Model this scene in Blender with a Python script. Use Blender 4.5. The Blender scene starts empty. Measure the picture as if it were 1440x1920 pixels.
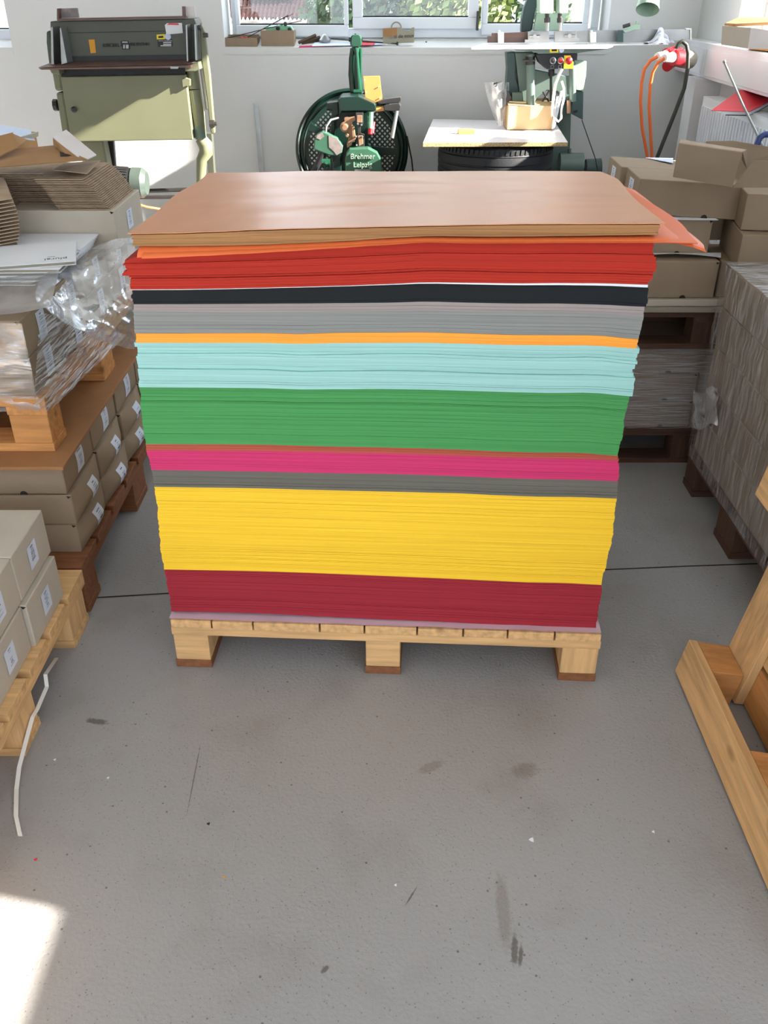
import bpy, math, random
from math import sin, cos, pi, radians as R
from mathutils import Vector, Matrix, noise
random.seed(7)
C = bpy.context.scene.collection
S = bpy.context.scene

# ------------------------------------------------------------ camera
F_PX, PITCH, CAM_H = 1650.0, R(31), 1.434
cam_d = bpy.data.cameras.new('camera'); cam = bpy.data.objects.new('camera', cam_d); C.objects.link(cam)
cam_d.sensor_fit = 'VERTICAL'; cam_d.sensor_height = 36.0; cam_d.lens = 36.0*F_PX/1920
cam_d.clip_start = 0.05; cam_d.clip_end = 200
cam.location = (0, 0, CAM_H); cam.rotation_euler = (pi/2-PITCH, 0, 0)
S.camera = cam
# ------------------------------------------------------------ light
S.view_settings.view_transform = 'Standard'; S.view_settings.look = 'None'
S.view_settings.gamma = 1; S.view_settings.exposure = 1.0
try: S.view_settings.use_curve_mapping = False
except Exception: pass
W = bpy.data.worlds.new('sky'); S.world = W; W.use_nodes = True
wn = W.node_tree; bg = wn.nodes['Background']
bg.inputs[0].default_value = (0.80, 0.90, 1.0, 1); bg.inputs[1].default_value = 2.6
sd = bpy.data.lights.new('sun', 'SUN'); sun = bpy.data.objects.new('sun', sd); C.objects.link(sun)
sd.energy = 22.0; sd.angle = R(0.6); sd.color = (1.0, 0.93, 0.82)
SUN = Vector((-0.95, 0.20, -0.482)).normalized()
sun.rotation_euler = SUN.to_track_quat('-Z', 'Y').to_euler(); sun.location = (4, -2, 4)

# ------------------------------------------------------------ survey helpers (image ray met with a plane of the room)
def ray(px, py):
    a = (px-720)/F_PX; b = (960-py)/F_PX
    return Vector((a, cos(PITCH)+b*sin(PITCH), -sin(PITCH)+b*cos(PITCH)))
CAM = Vector((0, 0, CAM_H))
def at_y(px, py, y): r = ray(px, py); return CAM + r*(y/r.y)
def at_z(px, py, z): r = ray(px, py); return CAM + r*((z-CAM_H)/r.z)
def at_x(px, py, x): r = ray(px, py); return CAM + r*(x/r.x)

# ------------------------------------------------------------ materials
def lin(c):
    return tuple(((v/255)/12.92 if v/255 <= .04045 else ((v/255+.055)/1.055)**2.4) for v in c)
def mat(name, rgb, rough=.6, var=.10, scale=8, bump=0.0, bscale=60, metal=0.0, stretch=(1, 1, 1), spec=.5, detail=4):
    m = bpy.data.materials.new(name); m.use_nodes = True; n = m.node_tree.nodes; l = m.node_tree.links
    b = n['Principled BSDF']; b.inputs['Roughness'].default_value = rough; b.inputs['Metallic'].default_value = metal
    b.inputs['Specular IOR Level'].default_value = spec
    tc = n.new('ShaderNodeTexCoord'); mp = n.new('ShaderNodeMapping'); mp.inputs['Scale'].default_value = stretch
    l.new(tc.outputs['Object'], mp.inputs['Vector'])
    nz = n.new('ShaderNodeTexNoise'); nz.inputs['Scale'].default_value = scale; nz.inputs['Detail'].default_value = detail
    l.new(mp.outputs[0], nz.inputs['Vector'])
    cr = n.new('ShaderNodeValToRGB'); c = lin(rgb)
    cr.color_ramp.elements[0].position = .3; cr.color_ramp.elements[1].position = .7
    cr.color_ramp.elements[0].color = (*[max(0, v*(1-var)) for v in c], 1)
    cr.color_ramp.elements[1].color = (*[min(1, v*(1+var)) for v in c], 1)
    l.new(nz.outputs['Fac'], cr.inputs[0]); l.new(cr.outputs[0], b.inputs['Base Color'])
    if bump:
        n2 = n.new('ShaderNodeTexNoise'); n2.inputs['Scale'].default_value = bscale; n2.inputs['Detail'].default_value = 3
        l.new(mp.outputs[0], n2.inputs['Vector'])
        bp = n.new('ShaderNodeBump'); bp.inputs['Strength'].default_value = bump; bp.inputs['Distance'].default_value = .004
        l.new(n2.outputs['Fac'], bp.inputs['Height']); l.new(bp.outputs[0], b.inputs['Normal'])
    m['n'] = 1
    return m
def wood(name, rgb, axis, rough=.7, var=.22):
    st = [14, 14, 14]; st[axis] = 1.1
    m = mat(name, rgb, rough, var, 4.5, .25, 9, stretch=tuple(st), detail=6, spec=.25)
    n = m.node_tree.nodes; l = m.node_tree.links      # knots
    tc = n.new('ShaderNodeTexCoord'); mp = n.new('ShaderNodeMapping'); s2 = [9, 9, 9]; s2[axis] = 4.5
    mp.inputs['Scale'].default_value = s2; l.new(tc.outputs['Object'], mp.inputs['Vector'])
    vo = n.new('ShaderNodeTexVoronoi'); vo.inputs['Scale'].default_value = 1.1; l.new(mp.outputs[0], vo.inputs['Vector'])
    cr = n.new('ShaderNodeValToRGB'); cr.color_ramp.elements[0].position = .07; cr.color_ramp.elements[1].position = .17
    cr.color_ramp.elements[0].color = (.30, .22, .16, 1); cr.color_ramp.elements[1].color = (1, 1, 1, 1)
    l.new(vo.outputs['Distance'], cr.inputs[0])
    b = n['Principled BSDF']; src = b.inputs['Base Color'].links[0].from_socket
    mx = n.new('ShaderNodeMix'); mx.data_type = 'RGBA'; mx.blend_type = 'MULTIPLY'; mx.inputs[0].default_value = .8
    l.new(src, mx.inputs[6]); l.new(cr.outputs[0], mx.inputs[7]); l.new(mx.outputs[2], b.inputs['Base Color'])
    return m
def film(name, base, gl, rough, scale, stretch=(1, 1, 1), bump=.6, tint=(.95, .96, 1)):
    m = bpy.data.materials.new(name); m.use_nodes = True; n = m.node_tree.nodes; l = m.node_tree.links
    n.remove(n['Principled BSDF']); out = n['Material Output']
    tr = n.new('ShaderNodeBsdfTransparent'); gs = n.new('ShaderNodeBsdfGlossy'); df = n.new('ShaderNodeBsdfDiffuse')
    tr.inputs[0].default_value = (.93, .94, .96, 1)
    gs.inputs['Color'].default_value = (*tint, 1); gs.inputs['Roughness'].default_value = rough
    df.inputs[0].default_value = (.72, .74, .80, 1)
    tc = n.new('ShaderNodeTexCoord'); mp = n.new('ShaderNodeMapping'); mp.inputs['Scale'].default_value = stretch
    l.new(tc.outputs['Object'], mp.inputs['Vector'])
    nz = n.new('ShaderNodeTexNoise'); nz.inputs['Scale'].default_value = scale; nz.inputs['Detail'].default_value = 5
    nz.inputs['Distortion'].default_value = .5
    l.new(mp.outputs[0], nz.inputs['Vector'])
    bp = n.new('ShaderNodeBump'); bp.inputs['Strength'].default_value = bump; bp.inputs['Distance'].default_value = .01
    l.new(nz.outputs['Fac'], bp.inputs['Height']); l.new(bp.outputs[0], gs.inputs['Normal'])
    cr = n.new('ShaderNodeValToRGB'); cr.color_ramp.elements[0].position = .42; cr.color_ramp.elements[1].position = .72
    cr.color_ramp.elements[0].color = (base, base, base, 1); cr.color_ramp.elements[1].color = (gl, gl, gl, 1)
    l.new(nz.outputs['Fac'], cr.inputs[0])
    m1 = n.new('ShaderNodeMixShader'); m1.inputs[0].default_value = .45
    l.new(gs.outputs[0], m1.inputs[1]); l.new(df.outputs[0], m1.inputs[2])
    m2 = n.new('ShaderNodeMixShader'); l.new(cr.outputs[0], m2.inputs[0])
    l.new(tr.outputs[0], m2.inputs[1]); l.new(m1.outputs[0], m2.inputs[2]); l.new(m2.outputs[0], out.inputs[0])
    return m
M = {}
def mm(k, *a, **kw): M[k] = mat(k, *a, **kw)
for i, ax in enumerate('xyz'):
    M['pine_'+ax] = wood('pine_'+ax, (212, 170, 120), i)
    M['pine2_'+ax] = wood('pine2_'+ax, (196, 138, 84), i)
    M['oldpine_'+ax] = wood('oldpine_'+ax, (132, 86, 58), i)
    M['darkpine_'+ax] = wood('darkpine_'+ax, (82, 58, 47), i)
mm('wall', (214, 214, 214), .85, .02, 3, .15, 120, spec=.2)
mm('ceiling', (225, 225, 222), .9, .02, 3)
mm('white_frame', (225, 230, 238), .35, .02, 3)
mm('duct', (226, 226, 232), .4, .02, 3)
mm('carton', (148, 129, 109), .75, .05, 14, .1, 200, spec=.2)
mm('carton_light', (186, 176, 162), .75, .04, 14, .1, 200, spec=.2)
mm('carton_tan', (206, 176, 134), .75, .04, 14, spec=.2)
mm('carton_brown', (160, 122, 84), .75, .05, 14, spec=.2)
mm('carton_edge', (166, 144, 122), .8, .12, 40, spec=.2)
mm('carton_white', (212, 205, 204), .7, .03, 14, spec=.2)
mm('hole', (38, 30, 26), .9, .1)
mm('label', (214, 220, 236), .5, .02)
mm('print', (70, 74, 88), .6, .05)
mm('masonite', (158, 112, 74), .6, .07, 20, spec=.3)
mm('steel', (150, 152, 152), .35, .12, 12, metal=.8)
mm('dark_steel', (70, 68, 68), .4, .15, 12, metal=.7)
mm('black', (26, 27, 30), .5, .15, 12)
mm('rubber', (26, 28, 34), .65, .15, 30, .2, 80)
mm('motor_grey', (66, 76, 72), .3)
mm('olive', (108, 110, 86), .42, .05, 6)
mm('olive_dark', (74, 76, 66), .45, .06, 6)
mm('bakelite', (92, 66, 58), .4, .25, 10, stretch=(1, 6, 6))
mm('green_dark', (10, 36, 30), .28, .12, 8, spec=.6)
mm('green_shield', (58, 96, 78), .3)
mm('green_gloss', (20, 66, 47), .2, .10, 8, spec=.6)
mm('green_pale', (150, 176, 156), .35, .05, 6)
mm('green_grey', (92, 110, 102), .4, .06, 6)
mm('teal_dark', (52, 74, 72), .45, .1, 6)
mm('bronze', (150, 116, 92), .45, .2, 20, metal=.35)
mm('copper_plate', (206, 148, 84), .4, .06, 6, metal=.2)
mm('red_plastic', (176, 22, 34), .4, .06)
mm('red_folder', (214, 52, 66), .5, .03)
mm('yellow_tag', (232, 206, 40), .5, .03)
mm('orange_tape', (214, 150, 40), .6, .05)
mm('orange_cable', (232, 112, 52), .5, .04)
mm('black_cable', (40, 42, 34), .5, .05)
mm('white_plastic', (228, 226, 222), .4, .03)
mm('blue_plastic', (44, 62, 120), .4, .06)
mm('white_paper', (226, 228, 234), .7, .02, spec=.2)
mm('blue_paper', (200, 212, 238), .6, .02)
mm('grey_board', (150, 142, 128), .8, .05)
mm('melamine', (224, 218, 220), .4, .02)
mm('chipboard', (176, 152, 108), .85, .45, 160, .4, 200)
mm('bag', (150, 146, 128), .5, .12, 8)
mm('roof', (98, 66, 58), .8, .15, 30)
mm('solar', (52, 62, 84), .2, .06)
mm('plaster', (190, 178, 166), .9, .03)
mm('plaster_pink', (140, 118, 118), .9, .03)
mm('leaf', (58, 78, 48), .6, .35, 3)
mm('leaf_dark', (36, 52, 40), .6, .35, 3)
mm('leaf_yellow', (92, 104, 52), .6, .3, 3)
mm('bark', (84, 66, 52), .9, .2)
mm('ground', (120, 130, 90), .95, .2, 2)
mm('liner', (208, 178, 190), .45, .05, 12)
mm('brush', (220, 205, 170), .8, .05)
mm('mint', (120, 190, 150), .4, .05)
mm('grey_paint_worn', (128, 118, 116), .5, .25, 30)
M['film'] = film('film', .40, .97, .16, 15, bump=1.0, tint=(.92, .95, 1))
M['film_streak'] = film('film_streak', .10, .75, .2, 9, (1, 3, 34), bump=.8)
M['film_side'] = film('film_side', .12, .7, .22, 7, (1, 3.2, 3.2), bump=1.0)
M['film_top'] = film('film_top', .30, .55, .3, 6, bump=.5, tint=(1, .95, .9))
g = bpy.data.materials.new('window_glass'); g.use_nodes = True; n = g.node_tree.nodes; l = g.node_tree.links
n.remove(n['Principled BSDF']); tr = n.new('ShaderNodeBsdfTransparent'); gs = n.new('ShaderNodeBsdfGlossy'); mx = n.new('ShaderNodeMixShader')
gs.inputs['Roughness'].default_value = .02; mx.inputs[0].default_value = .04
l.new(tr.outputs[0], mx.inputs[1]); l.new(gs.outputs[0], mx.inputs[2]); l.new(mx.outputs[0], n['Material Output'].inputs[0]); M['glass'] = g
# floor: grey coated screed with fine grain, specks and a few scuffs
def floor_mat():
    m = mat('floor_paint', (152, 150, 150), .42, .05, 1.3, .35, 130, spec=.45); n = m.node_tree.nodes; l = m.node_tree.links
    b = n['Principled BSDF']; cur = b.inputs['Base Color'].links[0].from_socket
    tc = n.new('ShaderNodeTexCoord')
    def mul(fac_socket, lo, hi, dark, cur):
        cr = n.new('ShaderNodeValToRGB'); cr.color_ramp.elements[0].position = lo; cr.color_ramp.elements[1].position = hi
        cr.color_ramp.elements[0].color = (*dark, 1); cr.color_ramp.elements[1].color = (1, 1, 1, 1)
        l.new(fac_socket, cr.inputs[0])
        mx = n.new('ShaderNodeMix'); mx.data_type = 'RGBA'; mx.blend_type = 'MULTIPLY'; mx.inputs[0].default_value = 1
        l.new(cur, mx.inputs[6]); l.new(cr.outputs[0], mx.inputs[7]); return mx.outputs[2]
    v = n.new('ShaderNodeTexVoronoi'); v.inputs['Scale'].default_value = 26; l.new(tc.outputs['Object'], v.inputs['Vector'])
    cur = mul(v.outputs['Distance'], .045, .075, (.45, .42, .40), cur)
    v = n.new('ShaderNodeTexVoronoi'); v.inputs['Scale'].default_value = 90; l.new(tc.outputs['Object'], v.inputs['Vector'])
    cur = mul(v.outputs['Distance'], .10, .16, (.68, .66, .65), cur)
    nz = n.new('ShaderNodeTexNoise'); nz.inputs['Scale'].default_value = 5; nz.inputs['Detail'].default_value = 8; l.new(tc.outputs['Object'], nz.inputs['Vector'])
    cur = mul(nz.outputs['Fac'], .30, .46, (.90, .88, .87), cur)
    for (x, y, rz, a, w) in [(-.65, 1.465, -12, .027, .0085), (.226, .915, 82, .030, .006), (.235, .905, 78, .02, .004), (.215, .99, 88, .075, .012),
                             (-.40, 1.30, 92, .09, .0012), (.10, 1.33, 30, .03, .012), (.30, 1.32, 20, .03, .02), (-.10, .88, 40, .008, .005), (.05,1.02,60,.02,.002)]:
        mp = n.new('ShaderNodeMapping'); mp.vector_type = 'TEXTURE'; mp.inputs['Location'].default_value = (x, y, 0)
        mp.inputs['Rotation'].default_value = (0, 0, R(rz)); mp.inputs['Scale'].default_value = (a, w, 1)
        l.new(tc.outputs['Object'], mp.inputs['Vector'])
        ln = n.new('ShaderNodeVectorMath'); ln.operation = 'LENGTH'; l.new(mp.outputs[0], ln.inputs[0])
        ns = n.new('ShaderNodeTexNoise'); ns.inputs['Scale'].default_value = 120; l.new(tc.outputs['Object'], ns.inputs['Vector'])
        ad = n.new('ShaderNodeMath'); ad.operation = 'ADD'; l.new(ln.outputs['Value'], ad.inputs[0]); l.new(ns.outputs['Fac'], ad.inputs[1])
        dv = n.new('ShaderNodeMath'); dv.operation = 'MULTIPLY'; dv.inputs[1].default_value = .5; l.new(ad.outputs[0], dv.inputs[0])
        cur = mul(dv.outputs[0], .60, .85, (.42, .40, .38) if w < .01 else (.78, .75, .72), cur)
    l.new(cur, b.inputs['Base Color'])
    return m
M['floor'] = floor_mat()

# ------------------------------------------------------------ mesh builder
class MB:
    def __init__(s): s.v = []; s.f = []
    def add(s, vs, fs):
        k = len(s.v); s.v += [Vector(v) for v in vs]; s.f += [tuple(i+k for i in f) for f in fs]; return s
    def box(s, x0, x1, y0, y1, z0, z1, mtx=None):
        vs = [Vector((x, y, z)) for z in (z0, z1) for y in (y0, y1) for x in (x0, x1)]
        if mtx: vs = [mtx @ v for v in vs]
        return s.add(vs, [(0, 2, 3, 1), (4, 5, 7, 6), (0, 1, 5, 4), (2, 6, 7, 3), (0, 4, 6, 2), (1, 3, 7, 5)])
    def prism(s, pts, off):            # closed outline of 3D points, extruded by off
        n = len(pts); pts = [Vector(p) for p in pts]; off = Vector(off)
        return s.add(pts+[p+off for p in pts], [tuple(range(n)), tuple(range(2*n-1, n-1, -1))]+[(i, i+n, (i+1) % n+n, (i+1) % n) for i in range(n)])
    def trace(s, px, y, d):            # outline surveyed at distance y, real thickness d
        return s.prism([at_y(a, b, y) for a, b in px], (0, d, 0))
    def tube(s, pts, r, n=10, caps=True):
        pts = [Vector(p) for p in pts]; rs = r if isinstance(r, (list, tuple)) else [r]*len(pts)
        k = len(s.v); up = Vector((0, 0, 1)); prev = None
        for i, p in enumerate(pts):
            t = (pts[min(i+1, len(pts)-1)]-pts[max(i-1, 0)]).normalized()
            if prev is None:
                a = up if abs(t.z) < .9 else Vector((1, 0, 0)); u = t.cross(a).normalized()
            else: u = (prev - t*prev.dot(t)).normalized()
            prev = u; w = t.cross(u)
            for j in range(n):
                an = 2*pi*j/n; s.v.append(p+(u*cos(an)+w*sin(an))*rs[i])
        for i in range(len(pts)-1):
            for j in range(n):
                a = k+i*n+j; b = k+i*n+(j+1) % n; s.f.append((a, b, b+n, a+n))
        if caps: s.f.append(tuple(range(k+n-1, k-1, -1))); s.f.append(tuple(range(k+(len(pts)-1)*n, k+len(pts)*n)))
        return s
    def cyl(s, p0, p1, r, n=24): return s.tube([p0, p1], r, n)
    def lathe(s, c, axis, prof, n=40): # prof: (radius, along) list
        axis = Vector(axis).normalized(); a = Vector((0, 0, 1)) if abs(axis.z) < .9 else Vector((1, 0, 0))
        u = axis.cross(a).normalized(); w = axis.cross(u); k = len(s.v); c = Vector(c)
        for r, h in prof:
            for j in range(n): an = 2*pi*j/n; s.v.append(c+axis*h+(u*cos(an)+w*sin(an))*r)
        for i in range(len(prof)-1):
            for j in range(n):
                a_ = k+i*n+j; b = k+i*n+(j+1) % n; s.f.append((a_, b, b+n, a_+n))
        return s
    def grid(s, fn, nu, nv, closed=False):
        k = len(s.v)
        for j in range(nv+1):
            for i in range(nu+1): s.v.append(Vector(fn(i/nu, j/nv)))
        for j in range(nv):
            for i in range(nu):
                a = k+j*(nu+1)+i; s.f.append((a, a+1, a+nu+2, a+nu+1))
        return s
    def mesh(s, name, m, shift=None):
        me = bpy.data.meshes.new(name)
        me.from_pydata([v-shift if shift else v for v in s.v], [], s.f); me.update()
        import bmesh
        b = bmesh.new(); b.from_mesh(me); bmesh.ops.recalc_face_normals(b, faces=b.faces); b.to_mesh(me); b.free()
        if m: me.materials.append(M[m] if isinstance(m, str) else m)
        return me
def smooth(o, ang=40):
    for p in o.data.polygons: p.use_smooth = True
    try: o.data.set_sharp_from_angle(angle=R(ang))
    except Exception: pass
def bevel(o, w, seg=2):
    md = o.modifiers.new('b', 'BEVEL'); md.width = w; md.segments = seg; md.limit_method = 'ANGLE'; md.angle_limit = R(50)
def tag(o, label=None, cat=None, group=None, kind=None):
    if label: o['label'] = label
    if cat: o['category'] = cat
    if group: o['group'] = group
    if kind: o['kind'] = kind
    return o
class Th:                                # a thing: Empty at its base; its parts are built in world or local coordinates
    def __init__(s, name, label, cat, loc=(0, 0, 0), rz=0, group=None, local=False):
        s.o = bpy.data.objects.new(name, None); C.objects.link(s.o); s.o.empty_display_size = .05
        s.o.location = loc; s.o.rotation_euler = (0, 0, rz); tag(s.o, label, cat, group); s.local = local; s.loc = Vector(loc)
    def part(s, name, mb, m, parent=None, bev=0, sm=0, label=None, kind=None):
        o = bpy.data.objects.new(name, mb.mesh(name, m, None if s.local else s.loc)); C.objects.link(o)
        o.parent = parent or s.o
        if bev: bevel(o, bev)
        if sm: smooth(o, sm)
        if label: o['label'] = label
        if kind: o['kind'] = kind
        return o
def one(name, mb, m, label=None, cat=None, group=None, kind=None, bev=0, sm=0):      # a thing that is one mesh
    xs = [v.x for v in mb.v]; ys = [v.y for v in mb.v]; zs = [v.z for v in mb.v]
    c = Vector(((min(xs)+max(xs))/2, (min(ys)+max(ys))/2, min(zs)))
    o = bpy.data.objects.new(name, mb.mesh(name, m, c)); C.objects.link(o); o.location = c
    tag(o, label, cat, group, kind)
    if bev: bevel(o, bev)
    if sm: smooth(o, sm)
    return o
def struct(name, mb, m, bev=0):
    o = bpy.data.objects.new(name, mb.mesh(name, m)); C.objects.link(o); o['kind'] = 'structure'
    if bev: bevel(o, bev)
    return o
def sub(parent, name, mb, m, bev=0):     # child of a structure object (origin at world zero)
    o = bpy.data.objects.new(name, mb.mesh(name, m)); C.objects.link(o); o.parent = parent
    if bev: bevel(o, bev)
    return o
def text(name, body, mtx, size, m, parent, off, extr=.0015, align='CENTER'):
    cu = bpy.data.curves.new(name, 'FONT'); cu.body = body; cu.size = size; cu.extrude = extr; cu.align_x = align; cu.align_y = 'CENTER'
    t = bpy.data.objects.new(name, cu); C.objects.link(t)
    dg = bpy.context.evaluated_depsgraph_get(); me = bpy.data.meshes.new_from_object(t.evaluated_get(dg))
    bpy.data.objects.remove(t)
    me.transform(Matrix.Translation(-Vector(off)) @ mtx); me.materials.clear(); me.materials.append(M[m])
    o = bpy.data.objects.new(name, me); C.objects.link(o); o.parent = parent; return o
FACE_Y = Matrix.Rotation(pi/2, 4, 'X')                       # text standing up, read from -Y

# ------------------------------------------------------------ the room
YB, XR, XL, ZC = 5.75, 1.80, -3.6, 2.9
struct('floor', MB().box(XL, XR+.4, -3.2, YB+.3, -.1, 0), 'floor')
struct('ceiling', MB().box(XL, XR+.4, -3.4, YB+.4, ZC, ZC+.1), 'ceiling')
struct('wall_left', MB().box(XL-.2, XL, -3.2, YB+.4, 0, ZC), 'wall')
b = MB().box(XL, XR+.4, -3.4, -3.2, 0, .9).box(XL, XR+.4, -3.4, -3.2, 2.5, ZC).box(XL, -3.2, -3.4, -3.2, .9, 2.5).box(1.5, XR+.4, -3.4, -3.2, .9, 2.5).box(-1.0, -.8, -3.4, -3.2, .9, 2.5)
struct('wall_front', b, 'wall')
# back wall: two window openings with sloped sills
b = MB(); WX = [(-2.9, -2.15), (-.92, 1.285)]; ZS, ZH = 1.115, 2.35
b.box(XL, WX[0][0], YB, YB+.3, 0, ZC).box(WX[0][1], WX[1][0], YB, YB+.3, 0, ZC).box(WX[1][1], XR+.25, YB, YB+.3, 0, ZC)
for x0, x1 in WX: b.box(x0, x1, YB, YB+.3, 0, ZS-.03).box(x0, x1, YB, YB+.3, ZH, ZC)
struct('wall_back', b, 'wall')
for i, (x0, x1) in enumerate(WX):
    b = MB().prism([(x0, YB-.005, ZS-.035), (x0, YB+.3, ZS-.035), (x0, YB+.3, ZS+.055), (x0, YB-.005, ZS)], (x1-x0, 0, 0))
    struct('trim_%d' % (i+1), b, 'wall')
def window_back(nm, x0, x1, panes, y, z0, fr):
    b = MB(); b.box(x0, x1, y, y+.06, z0, z0+fr).box(x0, x1, y, y+.06, ZH-.05, ZH)
    b.box(x0, x0+.045, y, y+.06, z0+fr, ZH-.05).box(x1-.045, x1, y, y+.06, z0+fr, ZH-.05)
    w = struct(nm, b, 'white_frame', .004)
    for (a, c, zb, ss) in panes:          # sash outer a..c, glass bottom zb, sash width ss
        f = MB().box(a, c, y-.02, y+.04, zb-.06, zb).box(a, c, y-.02, y+.04, ZH-.09, ZH-.04)
        f.box(a, a+ss, y-.02, y+.04, zb, ZH-.09).box(c-ss, c, y-.02, y+.04, zb, ZH-.09)
        sh = sub(w, 'window_sash', f, 'white_frame', .005)
        sub(sh, 'gasket', MB().box(a+ss, c-ss, y-.003, y+.004, zb, zb+.008), 'black')
        sub(sh, 'window_pane', MB().box(a+ss-.004, c-ss+.004, y+.005, y+.011, zb-.004, ZH-.085), 'glass')
    return w
w1 = window_back('window_1', -.90, 1.27, [(-.875, -.21, 1.222, .025), (-.185, .555, 1.262, .06), (.575, 1.205, 1.230, .035)], 5.95, 1.155, .05)
hx = at_y(895, 40, 5.92)
hd = MB().box(hx.x-.006, hx.x+.008, 5.90, 5.932, 1.195, 1.295)
sub(w1, 'window_hinge', hd, 'dark_steel', .002)
window_back('window_2', -2.9, -2.15, [(-2.87, -2.17, 1.20, .03)], 5.95, 1.13, .06)
# right wall with two window openings and a cable duct
WY = [(2.95, 5.12), (-2.9, .49)]; ZW = 1.13; ZH2 = 2.60
b = MB().box(XR, XR+.2, 5.12, YB+.3, 0, ZC).box(XR, XR+.2, .49, 2.95, 0, ZC).box(XR, XR+.2, -3.2, -2.9, 0, ZC)
for y0, y1 in WY: b.box(XR, XR+.2, y0, y1, 0, ZW).box(XR, XR+.2, y0, y1, ZH2, ZC)
struct('wall_right', b, 'wall')
for i, (y0, y1) in enumerate(WY):
    w = struct('window_%d' % (i+3), MB().box(XR+.13, XR+.19, y0, y1, ZW, ZW+.04).box(XR+.13, XR+.19, y0, y1, ZH2-.03, ZH2).box(XR+.13, XR+.19, y0, y0+.03, ZW+.04, ZH2-.03).box(XR+.13, XR+.19, y1-.03, y1, ZW+.04, ZH2-.03), 'white_frame')
    sub(w, 'window_pane', MB().box(XR+.155, XR+.161, y0+.03, y1-.03, ZW+.04, ZH2-.03), 'glass')
d = MB().box(1.70, XR, -3, YB, 1.0, 1.165)
du = struct('trim_3', d, 'duct', .004)
sub(du, 'duct_cover', MB().box(1.694, 1.70, -3, 5.20, 1.015, 1.138).box(1.694, 1.70, 5.215, YB, 1.015, 1.138), 'duct', .002)
struct('trim_4', MB().box(1.66, XR, 5.20, 5.35, 0, 1.0), 'wall')
# expansion joint in the floor
jp = [(-3.6, 1.70), (-.812, 1.93), (-.6, 1.952), (.6, 2.064), (.87, 2.084), (1.8, 2.14)]
b = MB()
for (a, c), (e, f) in zip(jp, jp[1:]): b.add([(a, c-.003, .0006), (e, f-.003, .0006), (e, f+.003, .0006), (a, c+.003, .0006)], [(0, 1, 2, 3)])
struct('trim_5', b, 'hole')

# ------------------------------------------------------------ pallets
def pallet(name, label, loc, rz, LX, LY, w='pine', nb=5, H=.144, bx=None, by=None, gaps=None, group=None, deck_axis='y', tilt=None):
    """deck boards along deck_axis; runners under the blocks along the same axis"""
    t = Th(name, label, 'pallet', loc, rz, group, local=True)
    hb = .022 if H > .13 else .018
    bx = bx or [(0, .095), (LX/2-.05, LX/2+.05), (LX-.095, LX)]
    by = by or [(0, .095), (LY/2-.05, LY/2+.05), (LY-.095, LY)]
    if deck_axis == 'y':
        g_ = gaps or [0]+[(i+1)/nb for i in range(nb)]
        for i in range(len(g_)-1):
            t.part('deck_board', MB().box(g_[i]*LX+.0015, g_[i+1]*LX-.0025, random.uniform(-.002, .003), LY-random.uniform(0, .004), H-hb, H-random.uniform(0, .0015)), w+'_y', bev=.0015)
        for (a, c) in by: t.part('stringer', MB().box(0, LX, a, c, H-2*hb, H-hb), w+'_x', bev=.0015)
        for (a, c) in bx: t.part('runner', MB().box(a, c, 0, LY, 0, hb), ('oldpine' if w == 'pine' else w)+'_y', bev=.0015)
    else:
        g_ = gaps or [0]+[(i+1)/nb for i in range(nb)]
        for i in range(len(g_)-1):
            t.part('deck_board', MB().box(0, LX, g_[i]*LY+.012*(i > 0), g_[i+1]*LY-.012*(i < nb-1), H-hb, H), w+'_x', bev=.0015)
        for (a, c) in bx: t.part('stringer', MB().box(a, c, 0, LY, H-2*hb, H-hb), w+'_y', bev=.0015)
        for (a, c) in by: t.part('runner', MB().box(0, LX, a, c, 0, hb), w+'_x', bev=.0015)
    for (a, c) in bx:
        for (e, f) in by:
            t.part('block', MB().box(a+.002, c-.002, e+.002, f-.002, hb, H-2*hb), w+'_z' if random.random() < .5 else w+'_x', bev=.002)
    return t
YAW = math.atan2(-.055, 1.012)
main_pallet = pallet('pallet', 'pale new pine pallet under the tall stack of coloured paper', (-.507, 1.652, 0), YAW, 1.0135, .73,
    gaps=[0, .0985, .196, .352, .456, .578, .684, .786, .893, 1], bx=[(.0, .088), (.462, .548), (.925, 1.0135)], by=[(0, .095), (.32, .41), (.635, .73)])

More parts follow.
